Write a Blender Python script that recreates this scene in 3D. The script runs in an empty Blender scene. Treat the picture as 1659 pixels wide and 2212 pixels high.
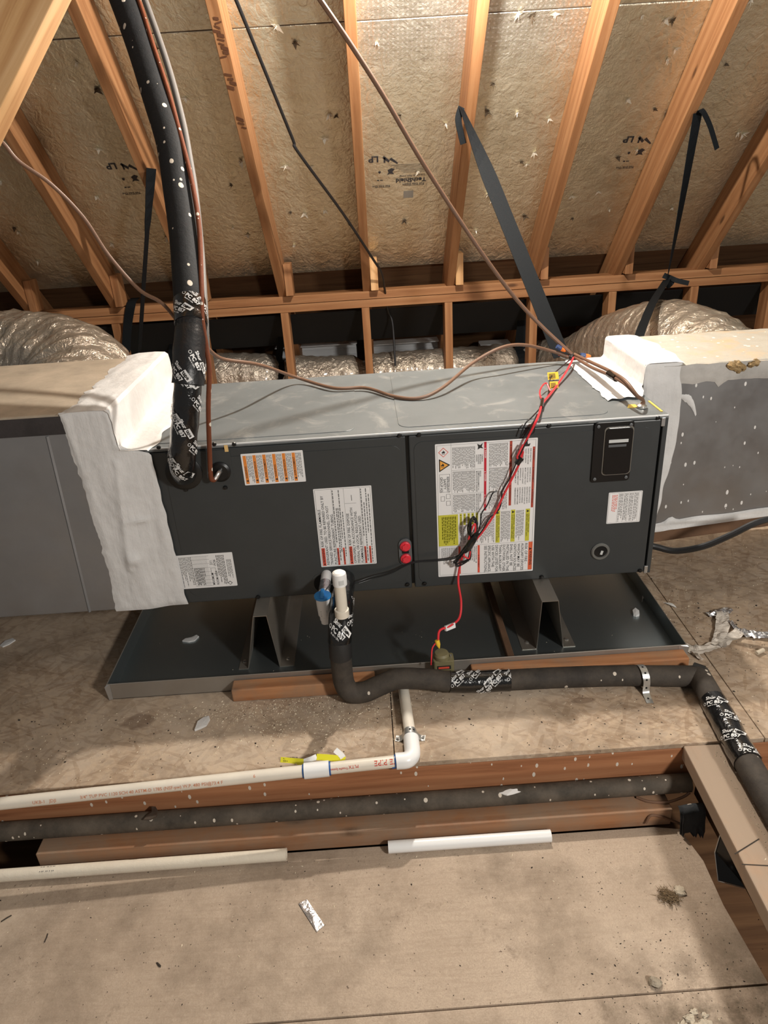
import bpy, bmesh, math, random
from mathutils import Vector, Matrix, noise
random.seed(7)
# ------------------------------------------------------------------ camera, world, lights, exposure
scene = bpy.context.scene
COL = scene.collection
IW, IH, FPX = 1659.0, 2212.0, 1545.887
CAM = Vector((0.5366, -1.6149, 1.1941))
RT = Vector((0.997723, -0.036330, -0.056818))
UP = Vector((0.066973, 0.434844, 0.898012))
FW = Vector((0.007917, 0.899773, -0.436287))
cd = bpy.data.cameras.new('camera'); cd.sensor_fit = 'HORIZONTAL'; cd.sensor_width = 36.0
cd.lens = FPX / IW * 36.0; cd.clip_start = 0.02; cd.clip_end = 60
co = bpy.data.objects.new('camera', cd); COL.objects.link(co)
co.matrix_world = Matrix(((RT.x, UP.x, -FW.x, CAM.x), (RT.y, UP.y, -FW.y, CAM.y), (RT.z, UP.z, -FW.z, CAM.z), (0, 0, 0, 1)))
scene.camera = co
w = bpy.data.worlds.new('attic_air'); scene.world = w; w.use_nodes = True
bg = w.node_tree.nodes['Background']; bg.inputs[0].default_value = (1.0, 0.955, 0.91, 1); bg.inputs[1].default_value = 0.16

def point_light(name, loc, power, radius, col):
    l = bpy.data.lights.new(name, 'POINT'); l.energy = power; l.shadow_soft_size = radius; l.color = col
    o = bpy.data.objects.new(name, l); COL.objects.link(o); o.location = loc; return o
point_light('ceiling_bulb_light', (0.86, 0.57, 1.75), 102.0, 0.022, (1.0, 0.93, 0.84))
point_light('work_lamp_light', (1.9, -2.2, 1.55), 166.0, 0.12, (1.0, 0.955, 0.895))
vs = scene.view_settings; vs.view_transform = 'Standard'; vs.look = 'None'; vs.gamma = 1.0; vs.exposure = 0.14; vs.use_curve_mapping = False

# ------------------------------------------------------------------ survey helpers: photo pixel -> point on a known plane
def ray(u, v): return RT * ((u - IW / 2) / FPX) + UP * (-(v - IH / 2) / FPX) + FW
def Pz(u, v, z): d = ray(u, v); return CAM + d * ((z - CAM.z) / d.z)
def Py(u, v, y): d = ray(u, v); return CAM + d * ((y - CAM.y) / d.y)
ROOF = 2.616      # rafter undersides: y + z = ROOF
RD = 0.15         # rafter depth
FOIL = ROOF + RD * math.sqrt(2)
def Pr(u, v, k=ROOF): d = ray(u, v); return CAM + d * ((k - CAM.y - CAM.z) / (d.y + d.z))

# ------------------------------------------------------------------ materials
def new_mat(name):
    m = bpy.data.materials.new(name); m.use_nodes = True
    nt = m.node_tree; return m, nt, nt.nodes['Principled BSDF']
def N(nt, t, **kw):
    n = nt.nodes.new(t)
    for k, v in kw.items():
        if k in n.inputs.keys() if hasattr(n.inputs, 'keys') else False: n.inputs[k].default_value = v
        else: setattr(n, k, v)
    return n
def coords(nt, scale=(1, 1, 1), rand=True, rot=(0, 0, 0), tex=False):
    tc = nt.nodes.new('ShaderNodeTexCoord'); mp = nt.nodes.new('ShaderNodeMapping')
    if tex: mp.vector_type = 'TEXTURE'      # turn first, then stretch
    mp.inputs['Scale'].default_value = scale; mp.inputs['Rotation'].default_value = rot
    nt.links.new(tc.outputs['Object'], mp.inputs['Vector'])
    if rand:
        oi = nt.nodes.new('ShaderNodeObjectInfo'); mu = nt.nodes.new('ShaderNodeMath'); mu.operation = 'MULTIPLY'; mu.inputs[1].default_value = 37.0
        nt.links.new(oi.outputs['Random'], mu.inputs[0]); nt.links.new(mu.outputs[0], mp.inputs['Location'])
    return mp.outputs['Vector']
def noise_tex(nt, vec, scale, detail=6, rough=.6, dist=0.0):
    n = nt.nodes.new('ShaderNodeTexNoise'); n.inputs['Scale'].default_value = scale; n.inputs['Detail'].default_value = detail
    n.inputs['Roughness'].default_value = rough; n.inputs['Distortion'].default_value = dist; nt.links.new(vec, n.inputs['Vector']); return n.outputs['Fac']
def ramp(nt, fac, stops):
    r = nt.nodes.new('ShaderNodeValToRGB'); e = r.color_ramp.elements
    while len(e) < len(stops): e.new(0.5)
    for el, (p, c) in zip(e, stops): el.position = p; el.color = (*c, 1) if len(c) == 3 else c
    nt.links.new(fac, r.inputs[0]); return r.outputs[0]
def mixc(nt, fac, a, b, mode='MIX'):
    m = nt.nodes.new('ShaderNodeMix'); m.data_type = 'RGBA'; m.blend_type = mode
    for idx, val in ((0, fac), (6, a), (7, b)):
        if hasattr(val, 'links') or isinstance(val, bpy.types.NodeSocket): nt.links.new(val, m.inputs[idx])
        elif idx == 0: m.inputs[0].default_value = val
        else: m.inputs[idx].default_value = (*val, 1)
    return m.outputs[2]
def bump(nt, bsdf, h, strength=.3, dist=.01):
    b = nt.nodes.new('ShaderNodeBump'); b.inputs['Strength'].default_value = strength; b.inputs['Distance'].default_value = dist
    nt.links.new(h, b.inputs['Height']); nt.links.new(b.outputs[0], bsdf.inputs['Normal']); return b
def addm(nt, a, b, op='ADD'):
    m = nt.nodes.new('ShaderNodeMath'); m.operation = op
    for i, v in enumerate((a, b)):
        if isinstance(v, bpy.types.NodeSocket): nt.links.new(v, m.inputs[i])
        else: m.inputs[i].default_value = v
    return m.outputs[0]
def splat(nt, vec, scale, frac=.2, rad=.3, flat=False):
    """roundish spatter dots: a share `frac` of the cells holds one dot, radius varies"""
    v = nt.nodes.new('ShaderNodeTexVoronoi'); v.inputs['Scale'].default_value = scale; v.voronoi_dimensions = '2D' if flat else '3D'; v.inputs['Randomness'].default_value = .95; nt.links.new(vec, v.inputs['Vector'])
    sp = nt.nodes.new('ShaderNodeSeparateColor'); nt.links.new(v.outputs['Color'], sp.inputs[0])
    r = addm(nt, addm(nt, sp.outputs[1], rad * .8, 'MULTIPLY'), rad * .2); hit = addm(nt, v.outputs['Distance'], r, 'LESS_THAN'); sel = addm(nt, sp.outputs[0], frac, 'LESS_THAN')
    return addm(nt, hit, sel, 'MULTIPLY')
def plain(name, col, rough=.5, metal=0.0, bump_scale=0, bump_s=.2, spec=.5, var=0.0, bd=.004, coat=0.0):
    m, nt, b = new_mat(name)
    b.inputs['Base Color'].default_value = (*col, 1); b.inputs['Roughness'].default_value = rough; b.inputs['Metallic'].default_value = metal
    b.inputs['Specular IOR Level'].default_value = spec; b.inputs['Coat Weight'].default_value = coat
    if bump_scale or var:
        vec = coords(nt)
    if bump_scale: bump(nt, b, noise_tex(nt, vec, bump_scale, 5), bump_s, bd)
    if var:
        f = noise_tex(nt, vec, 9, 6, .65)
        c = ramp(nt, f, [(.3, tuple(x * (1 - var) for x in col)), (.7, tuple(min(1, x * (1 + var)) for x in col))]); nt.links.new(c, b.inputs['Base Color'])
    return m
def wood(name, c1, c2, dark, rough=.62, dust=None, dustamt=.0, spots=False, knots=True):
    m, nt, b = new_mat(name)
    vec = coords(nt, (1.3, 22, 22)); f = noise_tex(nt, vec, 2.2, 8, .62, .5)
    v2 = coords(nt, (.55, 9, 9)); wv = nt.nodes.new('ShaderNodeTexWave'); wv.wave_type = 'RINGS'; wv.rings_direction = 'X'
    wv.inputs['Scale'].default_value = 1.1; wv.inputs['Distortion'].default_value = 5.0; wv.inputs['Detail'].default_value = 3; wv.inputs['Detail Scale'].default_value = .7
    nt.links.new(v2, wv.inputs['Vector'])
    c = ramp(nt, f, [(.25, dark), (.45, c1), (.75, c2)])
    c = mixc(nt, ramp(nt, wv.outputs['Fac'], [(.35, (0, 0, 0)), (.95, (.38, .38, .38))]), c, dark)
    if knots:
        vk = coords(nt, (3.0, 9, 9)); vo = nt.nodes.new('ShaderNodeTexVoronoi'); vo.inputs['Scale'].default_value = 1.0; nt.links.new(vk, vo.inputs['Vector'])
        c = mixc(nt, ramp(nt, vo.outputs['Distance'], [(.05, (.85, .85, .85)), (.11, (0, 0, 0))]), c, tuple(x * .35 for x in dark))
    if dust:
        vd = coords(nt, (1, 1, 1)); fd = noise_tex(nt, vd, 7, 7, .7)
        c = mixc(nt, ramp(nt, fd, [(.5 - dustamt * .5, (0, 0, 0)), (.75 - dustamt * .3, (.9, .9, .9))]), c, dust)
    if spots:
        vs_ = coords(nt, (1, .5, 1), rot=(0, 0, .3)); c = mixc(nt, splat(nt, vs_, 62, .2, .22, True), c, (.62, .56, .48))
    nt.links.new(c, b.inputs['Base Color']); b.inputs['Roughness'].default_value = rough; b.inputs['Specular IOR Level'].default_value = .3
    bump(nt, b, f, .25, .003); return m

M = {}
M['rafter'] = wood('rafter_fir', (.325, .15, .062), (.41, .215, .10), (.215, .088, .034))
M['fir_pale'] = wood('pale_fir', (.62, .36, .16), (.72, .46, .24), (.42, .2, .08))
M['fir_dusty'] = wood('dusty_fir', (.32, .145, .065), (.38, .19, .095), (.19, .08, .035), dust=(.27, .19, .13), dustamt=.3)
M['joist'] = wood('red_joist', (.36, .155, .072), (.44, .215, .105), (.22, .085, .037), spots=True)
M['board_dusty'] = wood('dust_covered_board', (.40, .24, .14), (.46, .30, .19), (.26, .14, .07), dust=(.33, .255, .19), dustamt=.75, spots=False)
M['block'] = wood('support_fir', (.44, .2, .09), (.52, .28, .14), (.25, .1, .04), dust=(.3, .2, .13), dustamt=.1)
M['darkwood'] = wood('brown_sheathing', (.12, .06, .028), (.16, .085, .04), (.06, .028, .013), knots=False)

def floor_mat(name, flakes):
    m, nt, b = new_mat(name)
    vec = coords(nt, rand=False)
    base = ramp(nt, noise_tex(nt, vec, 3.1, 8, .65), [(.3, (.33, .245, .17)), (.55, (.46, .355, .262)), (.8, (.53, .43, .33))])
    hs = None
    if flakes:
        for ang, sc, seed in ((.5, 95, 0), (1.9, 120, 4), (2.7, 82, 9), (1.2, 150, 2)):
            v = coords(nt, (1, 5.0, 1), rand=False, rot=(0, 0, ang), tex=True)
            vo = nt.nodes.new('ShaderNodeTexVoronoi'); vo.inputs['Scale'].default_value = sc; nt.links.new(v, vo.inputs['Vector'])
            vo2 = nt.nodes.new('ShaderNodeTexVoronoi'); vo2.feature = 'DISTANCE_TO_EDGE'; vo2.inputs['Scale'].default_value = sc; nt.links.new(v, vo2.inputs['Vector'])
            sep = nt.nodes.new('ShaderNodeSeparateColor'); nt.links.new(vo.outputs['Color'], sep.inputs[0])
            base = mixc(nt, ramp(nt, sep.outputs[0], [(.6, (0, 0, 0)), (.9, (.42, .42, .42))]), base, (.50, .37, .25))
            base = mixc(nt, ramp(nt, sep.outputs[1], [(.72, (0, 0, 0)), (.95, (.5, .5, .5))]), base, (.22, .135, .075))
            hs = sep.outputs[2] if hs is None else addm(nt, hs, sep.outputs[2])
    else:
        v = coords(nt, (3.0, 34, 1), rand=False); g = noise_tex(nt, v, 1.6, 8, .72, 2.4)
        base = mixc(nt, ramp(nt, addm(nt, g, addm(nt, addm(nt, noise_tex(nt, vec, 2.6, 4), .5, 'SUBTRACT'), .5, 'MULTIPLY')), [(.36, (.38, .38, .38)), (.52, (0, 0, 0))]), base, (.22, .145, .09))
        hs = g
        for (kx, ky, ra, rb) in ((.636, -.668, .055, .045), (.82, -.60, .026, .025), (-.21, -.80, .03, .03), (.1, -.62, .02, .017)):
            mp = nt.nodes.new('ShaderNodeMapping'); mp.inputs['Location'].default_value = (-kx / ra, -ky / rb, 0); mp.inputs['Scale'].default_value = (1 / ra, 1 / rb, 0)
            tc = nt.nodes.new('ShaderNodeTexCoord'); nt.links.new(tc.outputs['Object'], mp.inputs[0])
            nz = nt.nodes.new('ShaderNodeTexNoise'); nz.inputs['Scale'].default_value = 2.5; nt.links.new(mp.outputs[0], nz.inputs[0])
            ln = nt.nodes.new('ShaderNodeVectorMath'); ln.operation = 'LENGTH'; nt.links.new(mp.outputs[0], ln.inputs[0])
            d = addm(nt, ln.outputs['Value'], addm(nt, nz.outputs['Fac'], .5))
            base = mixc(nt, ramp(nt, d, [(.85, (.7, .7, .7)), (1.15, (0, 0, 0))]), base, (.22, .18, .135))
            rg = nt.nodes.new('ShaderNodeMath'); rg.operation = 'SINE'; nt.links.new(addm(nt, d, 38.0, 'MULTIPLY'), rg.inputs[0])
            near = ramp(nt, d, [(1.1, (.22, .22, .22)), (2.2, (0, 0, 0))])
            base = mixc(nt, addm(nt, near, rg.outputs[0], 'MULTIPLY'), base, (.17, .11, .07))
    base = mixc(nt, .10 if flakes else .34, base, (.58, .485, .39))      # film of pale dust
    # dirt patches, grey-brown dust, dark crumbs
    base = mixc(nt, ramp(nt, noise_tex(nt, vec, 4.3, 9, .72), [(.46, (0, 0, 0)), (.70, (.72, .72, .72))]), base, (.17, .128, .09))
    base = mixc(nt, ramp(nt, noise_tex(nt, vec, 13, 7, .75), [(.6, (0, 0, 0)), (.76, (.7, .7, .7))]), base, (.12, .085, .06))
    base = mixc(nt, ramp(nt, noise_tex(nt, vec, 110, 3, .6), [(.68, (0, 0, 0)), (.73, (.8, .8, .8))]), base, (.075, .05, .035))
    base = mixc(nt, ramp(nt, noise_tex(nt, vec, 1.7, 5, .6), [(.5, (0, 0, 0)), (.7, (.55, .55, .55))]), base, (.58, .48, .375))
    if not flakes:   # trodden-in dirt towards the lower right corner
        mp = nt.nodes.new('ShaderNodeMapping'); mp.inputs['Location'].default_value = (-1.08 / .33, .90 / .16, 0); mp.inputs['Scale'].default_value = (1 / .33, 1 / .16, 0)
        tc = nt.nodes.new('ShaderNodeTexCoord'); nt.links.new(tc.outputs['Object'], mp.inputs[0]); ln = nt.nodes.new('ShaderNodeVectorMath'); ln.operation = 'LENGTH'; nt.links.new(mp.outputs[0], ln.inputs[0])
        near = ramp(nt, ln.outputs['Value'], [(.2, (1, 1, 1)), (1.0, (0, 0, 0))]); dd = ramp(nt, noise_tex(nt, vec, 17, 8, .72), [(.42, (0, 0, 0)), (.62, (.85, .85, .85))])
        base = mixc(nt, addm(nt, near, dd, 'MULTIPLY'), base, (.10, .075, .05))
    if flakes:   # small dark brown patches on the deck
        for (sx, sy, ra, rb) in ((-.085, -.235, .045, .03), (1.0, -.27, .035, .012)):
            mp = nt.nodes.new('ShaderNodeMapping'); mp.inputs['Location'].default_value = (-sx / ra, -sy / rb, 0); mp.inputs['Scale'].default_value = (1 / ra, 1 / rb, 0)
            tc = nt.nodes.new('ShaderNodeTexCoord'); nt.links.new(tc.outputs['Object'], mp.inputs[0])
            nz = noise_tex(nt, mp.outputs[0], 1.3, 4); ln = nt.nodes.new('ShaderNodeVectorMath'); ln.operation = 'LENGTH'; nt.links.new(mp.outputs[0], ln.inputs[0])
            base = mixc(nt, ramp(nt, addm(nt, ln.outputs['Value'], addm(nt, nz, .5, 'SUBTRACT')), [(.75, (.55, .55, .55)), (1.05, (0, 0, 0))]), base, (.14, .085, .055))
    nt.links.new(base, b.inputs['Base Color']); b.inputs['Roughness'].default_value = .8; b.inputs['Specular IOR Level'].default_value = .2
    bump(nt, b, addm(nt, hs, noise_tex(nt, vec, 60, 6, .7)), .22, .004); return m
M['osb'] = floor_mat('osb_deck', True); M['ply'] = floor_mat('plywood_deck', False)

def foil_mat():
    m, nt, b = new_mat('radiant_barrier_foil')
    vec = coords(nt, (1, 1, 1), rand=True); wv = coords(nt, rand=False)
    flat = coords(nt, (1, 1, 1), rand=False, rot=(math.radians(45), 0, 0))
    f = noise_tex(nt, vec, 5, 6, .6)
    c = ramp(nt, f, [(.3, (.72, .675, .52)), (.7, (.90, .86, .70))])
    c = mixc(nt, ramp(nt, noise_tex(nt, vec, 2.3, 5), [(.5, (0, 0, 0)), (.8, (.4, .4, .4))]), c, (.50, .46, .38))
    vo = nt.nodes.new('ShaderNodeTexVoronoi'); vo.voronoi_dimensions = '2D'; vo.inputs['Scale'].default_value = 62; vo.inputs['Randomness'].default_value = 0; nt.links.new(flat, vo.inputs['Vector'])
    dots = ramp(nt, vo.outputs['Distance'], [(.17, (1, 1, 1)), (.26, (0, 0, 0))])
    sp = nt.nodes.new('ShaderNodeSeparateXYZ'); nt.links.new(wv, sp.inputs[0])
    def band(sock, lo, hi):
        r = nt.nodes.new('ShaderNodeMapRange'); r.interpolation_type = 'SMOOTHSTEP'; r.inputs[1].default_value = lo; r.inputs[2].default_value = hi; nt.links.new(sock, r.inputs[0]); return r.outputs[0]
    mask = addm(nt, addm(nt, band(sp.outputs[0], .55, .62), band(sp.outputs[0], 1.45, 1.38), 'MULTIPLY'), band(sp.outputs[1], 1.42, 1.22), 'MULTIPLY')  # perforations shown only where glare falls, its fade painted by this mask
    dm = addm(nt, dots, mask, 'MULTIPLY')
    c = mixc(nt, addm(nt, mask, .55, 'MULTIPLY'), c, (.62, .60, .55)); c = mixc(nt, dm, c, (.95, .93, .88))
    nt.links.new(c, b.inputs['Base Color']); b.inputs['Metallic'].default_value = .86
    rr = ramp(nt, noise_tex(nt, vec, 20, 4), [(.3, (.28, .28, .28)), (.7, (.44, .44, .44))]); nt.links.new(rr, b.inputs['Roughness'])
    v2 = coords(nt, (1, .35, 1), rand=True); w1 = noise_tex(nt, v2, 26, 5, .55, 1.2); w2 = noise_tex(nt, vec, 60, 4, .6, .6)
    h = addm(nt, addm(nt, w1, addm(nt, w2, .6, 'MULTIPLY')), addm(nt, noise_tex(nt, vec, 9, 5, .6, 2.5), .7, 'MULTIPLY')); bump(nt, b, h, .5, .012)
    return m
M['foil'] = foil_mat()
def duct_mat():
    m, nt, b = new_mat('metallised_film'); vec = coords(nt, rand=True)
    c = ramp(nt, noise_tex(nt, vec, 6, 5), [(.3, (.45, .38, .30)), (.7, (.62, .55, .46))]); nt.links.new(c, b.inputs['Base Color'])
    b.inputs['Metallic'].default_value = .7; b.inputs['Roughness'].default_value = .2; b.inputs['Coat Weight'].default_value = .6; b.inputs['Coat Roughness'].default_value = .15
    bump(nt, b, addm(nt, noise_tex(nt, vec, 14, 6, .6, 1.2), noise_tex(nt, vec, 42, 4, .6, .8)), .8, .014); return m
M['duct'] = duct_mat()
def galv(name, col, rough=.42, metal=.85, dust=0.0):
    m, nt, b = new_mat(name); vec = coords(nt, rand=True)
    c = ramp(nt, noise_tex(nt, vec, 5, 6, .6), [(.3, tuple(x * .85 for x in col)), (.7, col)])
    if dust: c = mixc(nt, ramp(nt, noise_tex(nt, vec, 8, 8, .7), [(.45, (0, 0, 0)), (.8, (dust, dust, dust))]), c, (.34, .29, .23))
    nt.links.new(c, b.inputs['Base Color']); b.inputs['Metallic'].default_value = metal
    nt.links.new(ramp(nt, noise_tex(nt, vec, 11, 6), [(.3, (rough - .08,) * 3), (.7, (rough + .1,) * 3)]), b.inputs['Roughness'])
    bump(nt, b, noise_tex(nt, coords(nt, (1, 1, 1)), 2.2, 3), .15, .02); return m
M['galv'] = galv('galvanised_duct_sheet', (.36, .365, .375), .46, .75)
def galv_spat():
    m = galv('spattered_duct_sheet', (.31, .31, .31), .46, .8); nt = m.node_tree; b = nt.nodes['Principled BSDF']
    l = b.inputs['Base Color'].links[0].from_socket; s = splat(nt, coords(nt, (1, 1, .5), rand=False, rot=(math.pi / 2, 0, 0)), 46, .26, .17, True)
    nt.links.new(mixc(nt, s, l, (.75, .73, .7)), b.inputs['Base Color']); inv = addm(nt, addm(nt, 1.0, s, 'SUBTRACT'), .85, 'MULTIPLY'); nt.links.new(inv, b.inputs['Metallic']); return m
M['galv_spat'] = galv_spat()
M['pan'] = plain('drain_pan_sheet', (.32, .36, .37), .36, .9)
M['pan_rim'] = galv('pan_rim_sheet', (.40, .37, .33), .5, .7, dust=.5)
M['stand'] = galv('stand_sheet', (.36, .33, .29), .5, .75, dust=.6)
M['strapmetal'] = galv('hanger_strap_zinc', (.55, .55, .53), .4, .8, dust=.2)
M['charcoal'] = plain('charcoal_paint', (.038, .042, .043), .42, bump_scale=220, bump_s=.08, var=.08, bd=.001)
def dusty_top():
    m, nt, b = new_mat('dusty_charcoal_top'); vec = coords(nt, rand=False)
    c = ramp(nt, noise_tex(nt, vec, 4, 8, .65), [(.3, (.115, .128, .132)), (.7, (.16, .175, .18))])
    c = mixc(nt, ramp(nt, noise_tex(nt, coords(nt, (1, 1, 1), rand=False, rot=(0, 0, .6)), 11, 7, .7, .8), [(.54, (0, 0, 0)), (.8, (.6, .6, .6))]), c, (.42, .41, .38))
    nt.links.new(c, b.inputs['Base Color']); b.inputs['Roughness'].default_value = .42; b.inputs['Specular IOR Level'].default_value = .5; return m
M['dustytop'] = dusty_top()
M['edge_highlight'] = plain('worn_edge_highlight', (.52, .53, .53), .4)
M['eave_shade'] = plain('black_void_shade', (.006, .006, .006), .9)  # near-black colour that paints the darkness behind the knee wall
M['edge_steel'] = galv('bare_steel_edge', (.55, .56, .56), .35, .8)
M['black'] = plain('black_plastic', (.006, .006, .006), .35)
M['hole'] = plain('dark_opening', (.004, .004, .004), .9)
def mastic():
    m, nt, b = new_mat('white_duct_mastic'); vec = coords(nt, rand=False)
    c = ramp(nt, noise_tex(nt, vec, 8, 7, .7), [(.25, (.60, .588, .57)), (.6, (.71, .70, .685))]); nt.links.new(c, b.inputs['Base Color'])
    b.inputs['Roughness'].default_value = .62; v2 = coords(nt, (9, 9, 1.2), rand=False)
    bump(nt, b, addm(nt, noise_tex(nt, v2, 5, 6, .6, .4), noise_tex(nt, vec, 30, 6, .65)), .42, .006); return m
M['mastic'] = mastic()
M['ductboard'] = plain('dusty_duct_top', (.42, .345, .26), .7, bump_scale=40, bump_s=.2, var=.22)
def chalky():
    m, nt, b = new_mat('flaking_grey_duct_top'); vec = coords(nt, rand=False)
    c = ramp(nt, noise_tex(nt, vec, 9, 8, .7), [(.35, (.52, .39, .25)), (.5, (.42, .39, .33)), (.8, (.50, .47, .40))])
    c = mixc(nt, splat(nt, vec, 50, .35, .3), c, (.78, .74, .66)); nt.links.new(c, b.inputs['Base Color']); b.inputs['Roughness'].default_value = .75
    bump(nt, b, noise_tex(nt, vec, 40, 6, .7), .5, .006); return m
M['chalky'] = chalky()
M['foamblob'] = plain('cured_brown_foam', (.30, .2, .09), .7, bump_scale=60, bump_s=.9, var=.5, bd=.01)
M['tape'] = plain('black_foil_tape', (.006, .006, .006), .16, bump_scale=34, bump_s=.55, bd=.006, coat=.6)
M['foam'] = plain('black_pipe_foam', (.016, .0165, .017), .55, bump_scale=150, bump_s=.15, var=.3)
def foam_dusty(name, c1, c2, sc, thr):
    m, nt, b = new_mat(name); vec = coords(nt, rand=False)
    c = ramp(nt, noise_tex(nt, vec, 12, 7, .7), [(.35, c1), (.7, c2)])
    c = mixc(nt, splat(nt, coords(nt, (1, 1, .6), rand=False), sc, thr, .3), c, (.62, .55, .46)); nt.links.new(c, b.inputs['Base Color']); b.inputs['Roughness'].default_value = .75; b.inputs['Specular IOR Level'].default_value = .3
    bump(nt, b, noise_tex(nt, vec, 50, 6, .7), .4, .004); return m
M['foam_spat'] = foam_dusty('spattered_suction_foam', (.009, .010, .011), (.013, .014, .016), 48, .34)
M['foam_dust'] = foam_dusty('dusty_drain_foam', (.035, .03, .026), (.085, .07, .055), 60, .18)
M['trough_pipe'] = foam_dusty('dusty_trough_pipe', (.05, .042, .033), (.13, .105, .08), 62, .5)
M['tapeink'] = plain('white_tape_print', (.75, .75, .74), .45)
M['pvc'] = plain('aged_white_pvc', (.74, .68, .58), .35, bump_scale=0, var=.07)
M['pvc_new'] = plain('clean_white_pvc', (.82, .82, .81), .28)
M['pvc_dirty'] = foam_dusty('scuffed_white_pvc', (.70, .62, .50), (.76, .69, .57), 30, -1)
M['primer'] = plain('blue_pvc_glue', (.02, .09, .28), .35)
M['redink'] = plain('red_pipe_print', (.55, .06, .03), .5)
M['paleredink'] = plain('faded_orange_pipe_print', (.62, .25, .13), .5)
M['bluecap'] = plain('blue_plastic', (.03, .26, .68), .4)
M['darkink'] = plain('black_print', (.02, .02, .02), .5)
M['greyink'] = plain('fine_grey_print', (.14, .14, .14), .5)
M['label'] = plain('label_paper', (.82, .81, .80), .45)
M['labelgrey'] = plain('label_grey_fill', (.55, .56, .55), .45)
M['orange'] = plain('label_orange', (.78, .25, .04), .45)
M['redlab'] = plain('label_red', (.72, .09, .05), .45)
M['crimson'] = plain('label_crimson', (.55, .02, .04), .45)
M['yellowlab'] = plain('label_yellow', (.58, .55, .05), .45)
M['redplug'] = plain('red_plug', (.72, .03, .05), .4)
M['greyplate'] = plain('grey_plastic', (.10, .105, .11), .45)
M['copperline'] = foam_dusty('brown_lacquered_copper', (.135, .036, .014), (.17, .05, .02), 75, .5)
M['silver'] = plain('bare_silver', (.75, .73, .7), .25, .9)
M['greyconduit'] = plain('grey_pipe_sleeve', (.15, .14, .13), .6, spec=.3)
M['cablebrown'] = plain('brown_cable_jacket', (.16, .085, .05), .5)
M['cableblack'] = plain('black_cable_jacket', (.012, .012, .013), .4)
M['wirered'] = plain('red_insulation', (.75, .04, .05), .35)
M['wirenut_o'] = plain('orange_wire_nut', (.85, .2, .03), .4)
M['wirenut_b'] = plain('blue_wire_nut', (.03, .06, .16), .45)
M['yellowtag'] = plain('yellow_tag', (.85, .55, .04), .5)
M['webbing'] = plain('black_webbing', (.005, .0065, .008), .7, bump_scale=400, bump_s=.5, bd=.002, spec=.15)
M['olive'] = plain('olive_plastic', (.19, .165, .085), .5)
M['glass'] = plain('clear_plastic_lens', (.012, .012, .012), .18, spec=.35)
M['ventwhite'] = plain('pale_vent_metal', (.7, .71, .72), .5)
M['caulk'] = plain('yellow_ribbon', (.72, .68, .03), .4)
M['white'] = plain('white_paper', (.82, .82, .81), .5)
M['foilscrap'] = plain('shiny_foil_scrap', (.72, .72, .74), .22, .9, bump_scale=45, bump_s=.8, bd=.006)
M['crumpfoil'] = plain('paper_backed_foil', (.58, .52, .45), .5, .1, bump_scale=30, bump_s=.6, var=.3, bd=.006)
M['nest'] = plain('brown_fibre_clump', (.14, .095, .05), .9, var=.5)
M['fluff'] = plain('cream_insulation_fluff', (.50, .43, .33), .95, bump_scale=60, bump_s=.8, var=.2, bd=.01)
M['chips'] = plain('cream_shavings', (.72, .62, .46), .7)
M['crumb'] = plain('dark_crumbs', (.03, .022, .016), .9)
M['rust'] = plain('dark_shim', (.14, .075, .04), .8, var=.3)
M['nail'] = plain('torn_bright_foil', (.72, .68, .58), .35, .3)
M['inkfoil'] = plain('foil_print_ink', (.03, .03, .035), .5)
M['burnt'] = plain('burnt_stamp', (.10, .035, .012), .8)
M['torn'] = plain('torn_foil_edge', (.09, .065, .04), .7)

M['yellowclip'] = plain('brass_clip', (.75, .5, .2), .4)
M['lensedge'] = plain('lens_edge', (.16, .15, .13), .15, spec=.8)
M['lensring'] = plain('grey_lens_ring', (.14, .14, .13), .2, spec=.8)
M['yellowtag2'] = plain('yellow_sticker', (.72, .52, .1), .5)
M['orangehaz'] = plain('hazard_orange', (.85, .40, .07), .45)
M['brick'] = plain('label_brick_red', (.42, .06, .035), .45)
M['brickbright'] = plain('label_orange_red', (.74, .13, .05), .45)
M['olivepr'] = plain('olive_fine_print', (.16, .16, .03), .5)
M['bandblack'] = plain('black_brushed_sealant', (.035, .03, .03), .6, bump_scale=40, bump_s=.4, var=.4)
M['paleband'] = plain('grey_white_smear', (.42, .40, .37), .6, bump_scale=30, bump_s=.4, var=.25)

M['tapeblk'] = plain('black_tape_print', (.006, .006, .006), .4)
M['tapematte'] = plain('dull_black_tape', (.012, .012, .013), .38, bump_scale=30, bump_s=.5, bd=.006)
M['feather'] = plain('feather_white', (.7, .68, .64), .8)
M['foam_grey'] = foam_dusty('grey_foam_chunk', (.03, .033, .037), (.05, .055, .06), 40, .3)
M['fluffgrey'] = plain('grey_fluff', (.34, .29, .22), .95, bump_scale=60, bump_s=.8, var=.4, bd=.01)
M['leafdark'] = plain('dark_leaf', (.07, .05, .035), .7, var=.4)

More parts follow.
